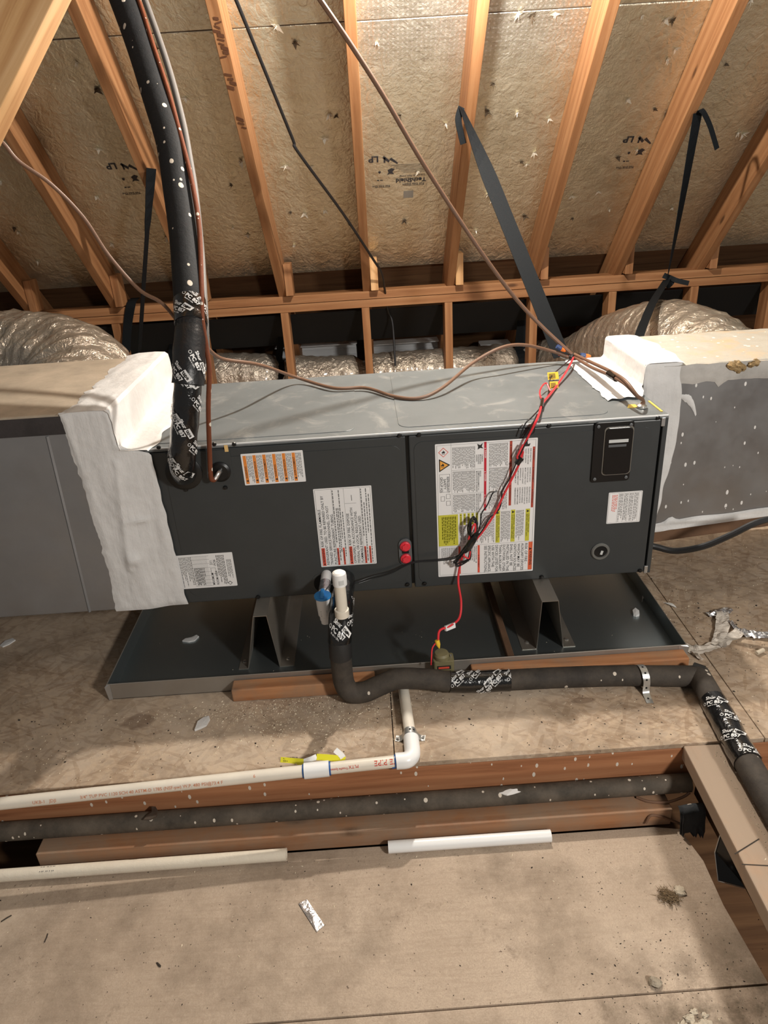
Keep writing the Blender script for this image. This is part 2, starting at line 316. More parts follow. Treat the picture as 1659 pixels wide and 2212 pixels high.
# ------------------------------------------------------------------ mesh helpers
class MB:
    def __init__(s): s.v = []; s.f = []; s.smooth = True
    def add(s, vs_, fs):
        o = len(s.v); s.v += [Vector(p) for p in vs_]; s.f += [tuple(i + o for i in f) for f in fs]; return s
    def box(s, lo, hi):
        x0, y0, z0 = lo; x1, y1, z1 = hi
        return s.add([(x0, y0, z0), (x1, y0, z0), (x1, y1, z0), (x0, y1, z0), (x0, y0, z1), (x1, y0, z1), (x1, y1, z1), (x0, y1, z1)],
                     [(0, 3, 2, 1), (4, 5, 6, 7), (0, 1, 5, 4), (1, 2, 6, 5), (2, 3, 7, 6), (3, 0, 4, 7)])
    def prism(s, poly, ax, a, b):
        """poly of 2-D points extruded along axis ax (0,1,2) from a to b"""
        n = len(poly)
        def mk(p, t):
            q = list(p); q.insert(ax, t); return q
        vs_ = [mk(p, a) for p in poly] + [mk(p, b) for p in poly]
        return s.add(vs_, [tuple(range(n))[::-1], tuple(range(n, 2 * n))] + [(i, (i + 1) % n, n + (i + 1) % n, n + i) for i in range(n)])
    def tube(s, pts, r, seg=14, caps=True, rf=None):
        pts = [Vector(p) for p in pts]; n = len(pts)
        T = [(pts[min(i + 1, n - 1)] - pts[max(i - 1, 0)]).normalized() for i in range(n)]
        a = Vector((0, 0, 1)) if abs(T[0].z) < .9 else Vector((0, 1, 0))
        nrm = (a - T[0] * a.dot(T[0])).normalized(); vs_ = []; L = 0
        for i in range(n):
            if i: L += (pts[i] - pts[i - 1]).length
            nrm = (nrm - T[i] * nrm.dot(T[i])).normalized(); bn = T[i].cross(nrm)
            ri = r[i] if isinstance(r, (list, tuple)) else r
            for k in range(seg):
                th = 2 * math.pi * k / seg; rr = rf(L, th, ri) if rf else ri
                vs_.append(pts[i] + (nrm * math.cos(th) + bn * math.sin(th)) * rr)
        fs = [(i * seg + k, i * seg + (k + 1) % seg, (i + 1) * seg + (k + 1) % seg, (i + 1) * seg + k) for i in range(n - 1) for k in range(seg)]
        if caps: fs += [tuple(range(seg))[::-1], tuple(range((n - 1) * seg, n * seg))]
        return s.add(vs_, fs)
    def ribbon(s, pts, sides, width, th=.0012):
        """flat strap along pts; sides = direction of its width at each point"""
        pts = [Vector(p) for p in pts]; n = len(pts); vs_ = []
        for i in range(n):
            t = (pts[min(i + 1, n - 1)] - pts[max(i - 1, 0)]).normalized(); sd = Vector(sides[i] if isinstance(sides, list) else sides)
            sd = (sd - t * sd.dot(t)).normalized(); nn = t.cross(sd); wd = width[i] if isinstance(width, (list, tuple)) else width
            for a, b in ((-1, -1), (1, -1), (1, 1), (-1, 1)): vs_.append(pts[i] + sd * (a * wd / 2) + nn * (b * th / 2))
        fs = [(i * 4 + k, i * 4 + (k + 1) % 4, (i + 1) * 4 + (k + 1) % 4, (i + 1) * 4 + k) for i in range(n - 1) for k in range(4)]
        return s.add(vs_, fs + [(3, 2, 1, 0), (n * 4 - 4, n * 4 - 3, n * 4 - 2, n * 4 - 1)])
    def grid(s, fn, nu, nv):
        vs_ = [fn(i / nu, j / nv) for j in range(nv + 1) for i in range(nu + 1)]; k = nu + 1
        return s.add(vs_, [(j * k + i, j * k + i + 1, (j + 1) * k + i + 1, (j + 1) * k + i) for j in range(nv) for i in range(nu)])
    def lathe(s, prof, c, axis=Vector((0, 0, 1)), seg=20):
        """prof: list of (radius, height)"""
        axis = Vector(axis).normalized(); a = Vector((1, 0, 0)) if abs(axis.x) < .9 else Vector((0, 1, 0)); e1 = (a - axis * a.dot(axis)).normalized(); e2 = axis.cross(e1); c = Vector(c)
        vs_ = [c + axis * h + (e1 * math.cos(2 * math.pi * k / seg) + e2 * math.sin(2 * math.pi * k / seg)) * r for r, h in prof for k in range(seg)]
        n = len(prof); fs = [(i * seg + k, i * seg + (k + 1) % seg, (i + 1) * seg + (k + 1) % seg, (i + 1) * seg + k) for i in range(n - 1) for k in range(seg)]
        return s.add(vs_, fs + [tuple(range(seg))[::-1], tuple(range((n - 1) * seg, n * seg))])
    def blob(s, c, r, seg=10, rings=7, jit=.2, seed=0.0):
        c = Vector(c); r = Vector(r) if not isinstance(r, (int, float)) else Vector((r, r, r)); vs_ = []
        for j in range(rings + 1):
            ph = math.pi * j / rings
            for k in range(seg):
                th = 2 * math.pi * k / seg; d = Vector((math.sin(ph) * math.cos(th), math.sin(ph) * math.sin(th), math.cos(ph)))
                q = 1 + jit * noise.noise(d * 1.7 + Vector((seed, seed * 2, 0))); vs_.append(c + Vector((d.x * r.x, d.y * r.y, d.z * r.z)) * q)
        return s.add(vs_, [(j * seg + k, j * seg + (k + 1) % seg, (j + 1) * seg + (k + 1) % seg, (j + 1) * seg + k) for j in range(rings) for k in range(seg)])
    def build(s, name, mat, parent=None, smooth=False, bevel=0.0, matrix=None, fix=True, weld=False):
        me = bpy.data.meshes.new(name); bm = bmesh.new()
        vv = [bm.verts.new(p) for p in s.v]
        for f in s.f:
            try: bm.faces.new([vv[i] for i in f])
            except ValueError: pass
        if weld: bmesh.ops.remove_doubles(bm, verts=bm.verts, dist=1e-5)
        if bevel: bmesh.ops.bevel(bm, geom=list(bm.edges), offset=bevel, segments=2, profile=.5, affect='EDGES', clamp_overlap=True)
        if fix: bmesh.ops.recalc_face_normals(bm, faces=bm.faces)
        if smooth:
            for f in bm.faces: f.smooth = True
            for e in bm.edges:
                if len(e.link_faces) == 2 and e.calc_face_angle(0) > .5: e.smooth = False
        bm.to_mesh(me); bm.free(); me.materials.append(M[mat])
        o = bpy.data.objects.new(name, me); COL.objects.link(o)
        WM[o] = matrix or Matrix.Identity(4)
        o.matrix_basis = WM[o]
        if parent: o.parent = parent; o.matrix_parent_inverse = WM[parent].inverted()
        return o
WM = {}
def tag(o, label=None, cat=None, group=None, kind=None):
    if label: o['label'] = label
    if cat: o['category'] = cat
    if group: o['group'] = group
    if kind: o['kind'] = kind
    return o
def thing(name, label, cat, group=None, loc=(0, 0, 0)):
    o = bpy.data.objects.new(name, None); COL.objects.link(o); o.empty_display_size = .05; WM[o] = Matrix.Identity(4)
    return tag(o, label, cat, group)
def smooth_path(ctrl, n=10):
    P = [Vector(p) for p in ctrl]; P = [P[0] * 2 - P[1]] + P + [P[-1] * 2 - P[-2]]; out = []
    for i in range(1, len(P) - 2):
        a, b, c, d = P[i - 1:i + 3]
        for k in range(n):
            t = k / n; out.append(.5 * ((2 * b) + (c - a) * t + (2 * a - 5 * b + 4 * c - d) * t * t + (3 * b - a - 3 * c + d) * t ** 3))
    return out + [P[-2]]
def board(name, a, b, wid, thk, widdir, mat, parent=None, bevel=.002):
    """timber from a to b; wid along widdir, thk across; local X runs along the grain"""
    a = Vector(a); b = Vector(b); x = (b - a).normalized(); y = Vector(widdir); y = (y - x * y.dot(x)).normalized(); z = x.cross(y); L = (b - a).length
    m = MB().box((0, -wid / 2, -thk / 2), (L, wid / 2, thk / 2))
    mat4 = Matrix(((x.x, y.x, z.x, a.x), (x.y, y.y, z.y, a.y), (x.z, y.z, z.z, a.z), (0, 0, 0, 1)))
    return m.build(name, mat, parent, bevel=bevel, matrix=mat4)
def bez(p, q, n, f): return [f(i / n) for i in range(n + 1)]
_tc = {}
def text_geo(s, size, bold=0.0):
    key = (s, bold)
    if key not in _tc:
        cu = bpy.data.curves.new('t', 'FONT'); cu.body = s; cu.size = 1.0; cu.resolution_u = 2; cu.offset = bold
        ob = bpy.data.objects.new('t', cu); me = ob.to_mesh()
        _tc[key] = ([Vector((v.co.x, v.co.y)) for v in me.vertices], [tuple(p.vertices) for p in me.polygons])
        ob.to_mesh_clear(); bpy.data.objects.remove(ob); bpy.data.curves.remove(cu)
    vs_, fs = _tc[key]; return [v * size for v in vs_], fs
def text_w(s, size): vs_, _ = text_geo(s, size); return max((v.x for v in vs_), default=0)

# ================================================================== THE SETTING
# floor: dark gypsum ceiling of the room below, with deck sheets, joists and nailer as its pieces
floor = MB().box((-3.0, -3.0, -.30), (4.0, 3.2, -.285)).build('floor', 'darkwood'); tag(floor, 'plank and sheet floor of the attic', None, None, 'structure')
DE = -.432; ZP = -.165
for x0, x1, y0, y1 in ((-1.9, .535, DE, .79), (.537, 1.36, DE, .79), (1.362, 3.4, DE, .79), (-1.9, .6, .793, 2.9), (.603, 3.4, .793, 2.9)):
    MB().box((x0, y0, -.0125), (x1, y1, 0)).build('osb_panel', 'osb', floor, bevel=.0012)
MB().prism([(-1.9, -.508), (1.10, -.508), (1.155, -.518), (1.172, -.60), (1.168, -.70), (1.178, -.852), (-1.9, -.866)], 2, ZP - .018, ZP).build('plywood_panel', 'ply', floor)
MB().prism([(-1.9, -.870), (1.178, -.856), (1.20, -1.2), (1.20, -2.6), (-1.9, -2.6)], 2, ZP - .018, ZP).build('plywood_panel', 'ply', floor)
board('joist', (-1.9, DE - .001 + .019, -.0655), (3.4, DE - .001 + .019, -.0655), .1045, .038, (0, 0, 1), 'joist', floor)
board('nailer_board', (-.262, -.462, -.1415), (1.14, -.462, -.1415), .085, .046, (0, 1, 0), 'fir_dusty', floor)
for x in (-.9,): board('joist', (x, -.47, -.23), (x, -2.6, -.23), .09, .038, (0, 0, 1), 'joist', floor)

# ceiling: bare roof sheathing, foil-faced sheets, printed marks and nail points
n45 = Vector((0, 1, 1)).normalized()
def slope_box(x0, x1, y0, y1, k, th):
    q = k; t = th * math.sqrt(2)
    return MB().add([(x0, y0, q - y0), (x1, y0, q - y0), (x1, y1, q - y1), (x0, y1, q - y1), (x0, y0, q + t - y0), (x1, y0, q + t - y0), (x1, y1, q + t - y1), (x0, y1, q + t - y1)],
                    [(0, 3, 2, 1), (4, 5, 6, 7), (0, 1, 5, 4), (1, 2, 6, 5), (2, 3, 7, 6), (3, 0, 4, 7)])
ceil = slope_box(-2.2, 3.6, -1.2, 2.82, FOIL + .006, .012).build('ceiling', 'darkwood'); tag(ceil, 'sloping roof underside lined with silver radiant barrier', None, None, 'structure')
yseam = Pr(800, 44, FOIL).y; yend = Pr(900, 574, FOIL).y
for x0, x1 in ((-2.2, -1.08), (-1.078, 1.36), (1.362, 3.6)):
    slope_box(x0, x1, yseam + .0025, yend + random.uniform(-.004, .004), FOIL, .003).build('foil_panel', 'foil', ceil)
for x0, x1 in ((-2.2, .143), (.145, 1.36 + .0), (1.362, 3.6)):
    slope_box(x0, x1, -1.2, yseam - .0025, FOIL, .003).build('foil_panel', 'foil', ceil)
slope_box(-2.2, 1.4, yseam - .0016, yseam + .0016, FOIL + .001, .002).build('seam_line', 'torn', ceil)
# nail points with torn foil around them
def nail_mesh(seed):
    random.seed(seed); m = MB(); L = random.uniform(.010, .022); d = Vector((random.uniform(-.6, .6), random.uniform(-.6, .6), 1)).normalized()
    e1 = d.orthogonal().normalized(); e2 = d.cross(e1); r = .0016
    ring = [(e1 * math.cos(a) + e2 * math.sin(a)) * r for a in (0, 1.57, 3.14, 4.71)]
    m.add([q for q in ring] + [d * L], [(0, 1, 4), (1, 2, 4), (2, 3, 4), (3, 0, 4)])
    n = random.choice((3, 4, 5))
    for k in range(n):
        a = k * 6.28 / n + random.uniform(-.5, .5); rr = random.uniform(.006, .016); w_ = random.uniform(.003, .006); lift = random.uniform(.002, .009)
        t = Vector((math.cos(a), math.sin(a), 0)); s_ = Vector((-math.sin(a), math.cos(a), 0))
        m.add([s_ * w_ + Vector((0, 0, .0005)), -s_ * w_ + Vector((0, 0, .0005)), t * rr + Vector((0, 0, lift))], [(0, 1, 2)])
    return m
NB = Matrix(((1, 0, 0, 0), (0, .7071, -.7071, 0), (0, -.7071, -.7071, 0), (0, 0, 0, 1)))
nvar = []
for i in range(6):
    m = nail_mesh(40 + i); o = m.build('nail_point', 'nail' if i % 3 else 'torn', ceil, fix=False); nvar.append(o)
random.seed(5); spots = []
for k in range(-3, 7):
    xa = .1648 + .4064 * k
    for y in (1.10, 1.22, 1.36, 1.50, 1.64, 1.78, 1.90):
        for j in range(random.choice((0, 1, 2, 2, 3))): spots.append((xa + random.uniform(.05, .33), y + random.uniform(-.05, .05)))
for i, (x, y) in enumerate(spots[:170]):
    o = nvar[i % 6] if i < 6 else nvar[i % 6].copy()
    if i >= 6: COL.objects.link(o); o.parent = ceil; o.matrix_parent_inverse = Matrix.Identity(4)
    sc = random.uniform(1.0, 2.0); WM[o] = Matrix.Translation((x, y, FOIL - y - .0006)) @ NB @ Matrix.Rotation(random.uniform(0, 6.28), 4, 'Z') @ Matrix.Scale(sc, 4)
    o.matrix_basis = WM[o]
# printing on the foil, seen upside down
class Print:
    """collects flat print in a local frame: P(x,y) -> point"""
    def __init__(s, fn): s.fn = fn; s.m = {}
    def mb(s, mat): return s.m.setdefault(mat, MB())
    def text(s, t, x, y, size, mat='darkink', rot='h', bold=.012, squeeze=1.0):
        vs_, fs = text_geo(t, size, bold); o = []
        for p in vs_:
            tx, ty = p.x * squeeze, p.y
            if rot == 'cw': tx, ty = ty, -tx
            elif rot == 'ccw': tx, ty = -ty, tx
            elif rot == '180': tx, ty = -tx, -ty
            elif isinstance(rot, float): c_, s_ = math.cos(rot), math.sin(rot); tx, ty = tx * c_ - ty * s_, tx * s_ + ty * c_
            o.append(s.fn(x + tx, y + ty, 2))
        s.mb(mat).add(o, fs)
    def rect(s, x0, y0, x1, y1, mat, lay=1): s.mb(mat).add([s.fn(x0, y0, lay), s.fn(x1, y0, lay), s.fn(x1, y1, lay), s.fn(x0, y1, lay)], [(0, 1, 2, 3)])
    def poly(s, pts, mat, lay=1): s.mb(mat).add([s.fn(x, y, lay) for x, y in pts], [tuple(range(len(pts)))])
    def build(s, parent, names=None):
        for k, m in s.m.items():
            nm = (names or {}).get(k, 'lettering')
            if nm.endswith(('_bar', '_panel')):      # each bar or panel is a piece of its own
                for f in m.f: MB().add([m.v[i] for i in f], [tuple(range(len(f)))]).build(nm, k, parent, fix=False)
            else: m.build(nm, k, parent, fix=False)['kind'] = 'stuff'
def roofprint(u, v, sc=1.0, full=True, clip=None):
    o = Pr(u, v, FOIL)      # anchor; local +x to the photo's right, +y up the slope
    def fn(x, y, lay): return Vector((o.x + x, o.y - y * .7071, FOIL - (o.y - y * .7071))) - n45 * (.0006 + .0003 * lay)
    p = Print(fn); I = 'inkfoil'
    p.text('LP', .015, .16, .042, I, '180', .03); p.rect(.035, .125, .042, .152, I); p.poly([(.03, .15), (.055, .125), (.06, .135), (.036, .16)], I); p.poly([(.058, .14), (.09, .115), (.094, .12), (.066, .15)], I)
    p.poly([(.05, .085), (.066, .095), (.08, .088), (.07, .075), (.078, .062), (.06, .066), (.048, .06), (.055, .074)], I)
    p.poly([(.012, .082), (.022, .082), (.022, .074), (.017, .069), (.012, .074)], I)
    p.text('Foil Side Out', .06, .005, .014, I, '180'); p.rect(-.005, -.007, .062, -.0055, I)
    p.rect(.006, .03, .014, .036, I); p.rect(.018, .031, .03, .035, I)
    if full:
        p.text('TechShield', .212, .035, .029, I, '180', .03); p.text('Live cooler. Save energy.', .207, .052, .011, I, '180')
        p.text('Foil Side Down', .205, .008, .015, I, '180'); p.rect(.12, -.005, .205, -.0035, I)
        for q in range(6): p.rect(.115 - .01 * q, .068 + .008 * q, .21, .0695 + .008 * q, I)
        p.rect(.118, -.075, .16, -.035, 'labelgrey_foil'); 
    p.build(ceil, {I: 'foil_print', 'labelgrey_foil': 'foil_stamp'})
M['labelgrey_foil'] = plain('grey_stamp', (.22, .2, .17), .6)
roofprint(812, 403); roofprint(1338, 362, full=False); roofprint(272, 418, full=False)

# rafters: each one a beam, with a short block at its foot
raf_lab = {-3: 'rafter in the far left corner, low down behind the silver duct', -2: 'rafter meeting the wall plate above the left silver duct', -1: 'rafter behind the thick black insulated pipe',
           0: 'rafter with dark stamped marks, right of the thick black pipe', 1: 'rafter seen nearly edge-on between the black and brown cables', 2: 'rafter the long wide black strap is nailed to',
           3: 'rafter brightly lit on its left side, right of the long wide strap', 4: 'broad rafter with dark knots that carries the knotted right strap', 5: 'shaded rafter in the top right corner'}
for k in range(-3, 6):
    x = .1648 + .4064 * k - .019; off = n45 * (RD / 2)
    t = thing('rafter', raf_lab[k], 'rafter', 'roof rafters')
    board('beam', Vector((x, -.9, ROOF + .9)) + off, Vector((x, 2.60, ROOF - 2.60)) + off, .038, RD - .001, (1, 0, 0), 'rafter', t)
    board('foot_block', (x + .039, 1.962, .655), (x + .039, 1.962, .80), .036, .08, (1, 0, 0), 'fir_pale' if k in (1, 2) else 'rafter', t)
    if k == 0:
        random.seed(3); st = MB()
        for q in range(17):
            p = Pr(466 + (q * 9.2) * .245, 40 + q * 9.2 + (30 if q > 9 else 0) + (60 if q > 13 else 0)); w_ = random.uniform(.006, .012); h_ = random.uniform(.004, .010)
            a = Vector((1, random.uniform(-.3, .3), 0)); a.z = -a.y; b_ = Vector((0, -.7071, .7071)); dn = -n45 * .0006; xx = x + random.uniform(-.008, .008)
            c_ = Vector((xx, p.y, ROOF - p.y)) + dn; st.add([c_ - a * w_ - b_ * h_ * .4, c_ + a * w_ - b_ * h_, c_ + a * w_ + b_ * h_ * .4, c_ - a * w_ + b_ * h_], [(0, 1, 2, 3)])
        st.build('ink_stamp', 'burnt', t, fix=False)['kind'] = 'stuff'

# knee wall at the back
PLY = 1.968
wall = board('wall_back', (-2.2, PLY + .045, .570 + .019), (3.6, PLY + .045, .570 + .019), .089, .037, (0, 1, 0), 'rafter'); tag(wall, 'low stud wall with doubled top plate under the rafters', None, None, 'structure')
board('top_plate', (-2.2, PLY + .045, .6095 + .019), (3.6, PLY + .045, .6095 + .019), .089, .037, (0, 1, 0), 'rafter', wall)
for u, v in ((255, 730), (437, 730), (622, 745), (794, 735), (970, 725), (1152, 715), (1322, 660), (1500, 635), (1660, 690)):
    x = Py(u, v, PLY).x
    board('stud', (x, PLY + .045, 0.0005), (x, PLY + .045, .5695), .089, .038, (0, 1, 0), 'rafter', wall)
slope_box(-2.2, 3.6, 2.066, 2.25, ROOF - .012, .004).build('eave_shade_sheet', 'eave_shade', ceil)  # added black sheet, stands in for the unlit void under the eave
# dark eave blocking beyond the wall
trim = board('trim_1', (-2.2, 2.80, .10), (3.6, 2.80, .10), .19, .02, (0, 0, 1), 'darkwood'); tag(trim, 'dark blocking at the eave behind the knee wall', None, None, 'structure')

# ================================================================== AIR HANDLER
AX, AD, AB, AT = 1.245, .55, .185, .621
ah = thing('air_handler', 'dark grey horizontal air handler cabinet covered in warning labels', 'air handler')
MB().box((.003, .018, AB), (AX - .003, AD, AT - .012)).build('cabinet', 'charcoal', ah, bevel=.003)
SX = .6165
pl = MB().box((.004, 0, AB - .002), (SX - .004, .017, AT - .013)).build('access_panel', 'charcoal', ah, bevel=.003)
pr = MB().box((SX + .004, 0, AB - .002), (AX - .016, .017, AT - .013)).build('access_panel', 'charcoal', ah, bevel=.003)
MB().box((AX - .012, -.002, AB - .004), (AX, .02, AT - .004)).build('corner_post', 'charcoal', ah, bevel=.0015)
for z in (AB + .008, AT - .018): MB().box((AX - .017, -.0035, z - .012), (AX - .008, .002, z + .010)).build('corner_clip', 'edge_steel', ah, bevel=.001)
def rrect(x0, y0, x1, y1, r, n=6, corners=(1, 1, 1, 1)):
    out = []
    for i, (cx, cy, a0) in enumerate(((x0 + r, y0 + r, 180), (x1 - r, y0 + r, 270), (x1 - r, y1 - r, 0), (x0 + r, y1 - r, 90))):
        if corners[i]: out += [(cx + r * math.cos(math.radians(a0 + 90 * k / n)), cy + r * math.sin(math.radians(a0 + 90 * k / n))) for k in range(n + 1)]
        else: out.append(((x0, x1, x1, x0)[i], (y0, y0, y1, y1)[i]))
    return out
# raised fields pressed into the panels
MB().prism(rrect(.030, .205, .60, AT - .035, .02), 1, -.0012, .002).build('pressed_field', 'charcoal', pl, bevel=.0006)
MB().prism(rrect(.632, .197, AX - .035, AT - .030, .02), 1, -.0012, .002).build('pressed_field', 'charcoal', pr, bevel=.0006)
tp = MB().box((.0, -.0025, AT - .011), (AX, AD, AT - .0015)).build('top_panel', 'dustytop', ah, bevel=.0022)
MB().prism(rrect(.01, .028, .492, AD - .02, .025, corners=(0, 1, 1, 0)), 2, AT - .003, AT).build('raised_field', 'dustytop', tp, bevel=.0012)
MB().prism(rrect(.600, .028, 1.115, AD - .02, .03), 2, AT - .003, AT).build('raised_field', 'dustytop', tp, bevel=.0012)
MB().tube([(.005, -.0018, AT - .0032), (AX - .002, -.0018, AT - .0032)], .0024, 8).build('bright_edge', 'edge_highlight', tp)  # worn lip, its bevel highlight put into the pale colour
# screws
scr = MB().lathe([(.0052, 0), (.0058, -.0015), (.0045, -.0045), (.002, -.005)], (0, 0, 0), (0, 1, 0), 8)
scr_me = None
for u, v in ((343, 966), (463, 959), (506, 959), (863, 940), (905, 939), (1186, 919), (1421, 902), (402, 1057), (487, 1053), (880, 1262), (917, 1260), (558, 1289), (1170, 1246), (1382, 1232), (700, 1296)):
    p = Py(u, v, -.0015)
    if scr_me is None: o = scr.build('screw', 'black', ah, smooth=True); scr_me = o.data
    else: o = bpy.data.objects.new('screw', scr_me); COL.objects.link(o); o.parent = ah
    WM[o] = Matrix.Translation(p); o.matrix_basis = WM[o]
# line-set cover plate, grommets, knock-outs
sp = MB(); a = Py(352, 960, 0); b_ = Py(507, 1042, 0); sp.prism(rrect(a.x, b_.z, b_.x, AT - .016, .003, 3), 1, -.0028, 0)
plate = sp.build('line_set_plate', 'charcoal', ah, bevel=.0006)
MB().box((Py(484, 960, 0).x, -.0042, Py(484, 975, 0).z), (Py(492, 960, 0).x, -.002, AT - .004)).build('brass_clip', 'yellowclip', plate)
g = Py(476, 1018, 0); MB().lathe([(.008, .0), (.0255, 0), (.0255, -.006), (.02, -.009), (.008, -.009)], g, (0, 1, 0), 24).build('rubber_grommet', 'black', plate, smooth=True)
g2 = Py(398, 1020, 0); MB().lathe([(.01, .0), (.044, 0), (.044, -.006), (.036, -.010), (.01, -.010)], g2, (0, 1, 0), 28).build('rubber_grommet', 'black', plate, smooth=True)
# refrigerant drain plugs (two red caps in a grey plate)
c1 = Py(875, 1177, 0); c2 = Py(876, 1203, 0); cx = (c1.x + c2.x) / 2
dp = MB().prism(rrect(cx - .0165, c2.z - .020, cx + .0165, c1.z + .020, .016, 6), 1, -.006, .0).build('drain_plug_plate', 'greyplate', ah, bevel=.0015)
MB().box((cx - .009, -.0066, (c1.z + c2.z) / 2 - .004), (cx + .009, -.0058, (c1.z + c2.z) / 2 + .004)).build('slot', 'hole', dp)
for c in (c1, c2):
    st = [((.0125 if k % 2 else .0098) * math.cos(math.pi * k / 6), (.0125 if k % 2 else .0098) * math.sin(math.pi * k / 6)) for k in range(12)]
    p = MB().lathe([(.0135, 0), (.0135, -.011), (.0115, -.0125)], (cx, 0, c.z), (0, 1, 0), 20).build('red_plug', 'redplug', dp, smooth=True)
    MB().prism([(cx + x * .72, c.z + y * .72) for x, y in st], 1, -.0165, -.012).build('plug_star', 'redplug', p)
# drain opening (obround) at the bottom of the left panel
ox = Py(722, 1265, 0); MB().prism(rrect(ox.x - .052, AB + .004, ox.x + .052, AB + .058, .026, 8), 1, -.004, .002).build('drain_opening', 'hole', ah)
MB().prism(rrect(ox.x - .058, AB + .001, ox.x + .058, AB + .064, .03, 8), 1, -.0025, .001).build('drain_opening_rim', 'charcoal', ah, bevel=.0008)
# breaker window: black frame with a clear lens
wx0, wx1, wz0, wz1 = 1.066, 1.162, .456, .6125
wf = MB().prism(rrect(wx0, wz0, wx1, wz1, .008, 4), 1, -.007, 0).build('window_frame', 'black', ah, bevel=.002)
ix0, ix1, iz0, iz1 = Py(1305, 0, 0).x, 0, 0, 0
lx0, lz1 = Py(1307, 925, 0).x, Py(1330, 922, 0).z; lx1, lz0 = Py(1354, 1018, 0).x + .002, Py(1330, 1020, 0).z
MB().prism(rrect(lx0, lz0, lx1, lz1, .008, 5), 1, -.012, -.006).build('clear_lens', 'glass', wf, bevel=.003)
MB().prism(rrect(lx0 - .003, lz0 - .003, lx1 + .003, lz1 + .003, .009, 5), 1, -.0085, -.0065).build('lens_edge', 'lensedge', wf, bevel=.0008)
MB().box((lx0 + .008, -.0126, lz1 - .036), (lx1 - .010, -.0121, lz1 - .028)).build('breaker_label', 'labelgrey', wf)
MB().box((lx0 + .008, -.0126, lz1 - .047), (lx1 - .014, -.0121, lz1 - .041)).build('breaker_label', 'greyplate', wf)
for x, z in ((wx0 + .009, wz0 + .010), (wx1 - .009, wz0 + .010), (wx0 + .009, wz1 - .010), (wx1 - .009, wz1 - .010)):
    MB().lathe([(.004, 0), (.0042, -.002), (.002, -.003)], (x, -.007, z), (0, 1, 0), 10).build('frame_screw', 'greyplate', wf, smooth=True)
pc = Py(1296, 1190, 0)
rp = MB().lathe([(.017, 0), (.024, 0), (.0245, -.004), (.022, -.007), (.018, -.007), (.0165, -.003)], pc, (0, 1, 0), 28).build('sight_port', 'lensring', ah, smooth=True)
MB().lathe([(.0165, -.003), (.0165, -.0036), (.0005, -.0037)], pc, (0, 1, 0), 24).build('port_lens', 'glass', rp)
MB().prism([(pc.x - .001, pc.z - .008), (pc.x + .005, pc.z - .010), (pc.x + .008, pc.z + .001), (pc.x + .002, pc.z + .003)], 1, -.0045, -.0037).build('inner_tab', 'labelgrey', rp)
# cable hole with yellow sticker and clamp on the top
q = Pz(1385, 880, AT); MB().prism([(q.x - .032, q.y + .005), (q.x - .004, q.y + .002), (q.x - .006, q.y + .026), (q.x - .022, q.y + .028)], 2, AT - .001, AT + .0006).build('yellow_sticker', 'yellowtag2', ah)
MB().box((AX - .012, .02, AT - .001), (AX - .007, .105, AT + .0006)).build('yellow_edge_strip', 'yellowtag2', ah)
MB().lathe([(.008, 0), (.0125, 0), (.0125, .006), (.008, .009)], (q.x + .001, q.y, AT), (0, 0, 1), 14).build('cable_clamp', 'silver', ah, smooth=True)

# ---- labels on the front
def label(x0, z1, x1, z0, name, lab, mat='label', y=-.0016):
    o = MB().prism(rrect(x0, z0, x1, z1, .002, 3), 1, y - .0004, y).build(name, mat, ah)
    o['label'] = lab; Wd, Hd = x1 - x0, z1 - z0
    def fn(a, b, lay): return Vector((x0 + a, y - .0004 - .00025 * lay, z1 - b))
    return o, Wd, Hd, fn
class LP(Print):
    """label print: a from the left edge, b from the top edge, in metres; text turned"""
    def text(s, t, a, b, size, mat='darkink', rot='h', bold=.006, fit=None):
        vs_, fs = text_geo(t, size, bold)
        wd = max((p.x for p in vs_), default=1); q = min(1, fit / wd) if fit else 1
        o = []
        for p in vs_:
            tx, ty = p.x * q, p.y
            if rot == 'cw': da, db = ty, tx
            elif rot == 'ccw': da, db = -ty, -tx
            else: da, db = tx, -ty
            o.append(s.fn(a + da, b + db, 2))
        s.mb(mat).add(o, fs)
    def fine(s, a0, b0, a1, b1, step, vert=True, mat='greyink', th=.42, ragged=.25):
        rnd = random.Random(int(a0 * 9999) + int(b0 * 7777)); m = s.mb(mat); t = a0 if vert else b0
        while t < (a1 if vert else b1) - step * .3:
            p = b0 if vert else a0; end = (b1 if vert else a1) - rnd.random() ** 2 * ragged * ((b1 - b0) if vert else (a1 - a0))
            while p < end:
                q = min(end, p + rnd.uniform(.0035, .011))
                if vert: s.rect(t, p, t + step * th, q, mat)
                else: s.rect(p, t, q, t + step * th, mat)
                p = q + step * .45
            t += step
    def tri(s, a, b, r, mat='darkink', rot='cw'):
        d = {'cw': ((1, 0), (-.7, -.9), (-.7, .9)), 'ccw': ((-1, 0), (.7, -.9), (.7, .9)), 'h': ((0, -1), (-.9, .7), (.9, .7))}[rot]
        s.poly([(a + x * r, b + y * r) for x, y in d], mat, 2)
    def frame(s, a0, b0, a1, b1, t=.0006, mat='darkink'):
        s.rect(a0, b0, a1, b0 + t, mat); s.rect(a0, b1 - t, a1, b1, mat); s.rect(a0, b0, a0 + t, b1, mat); s.rect(a1 - t, b0, a1, b1, mat)
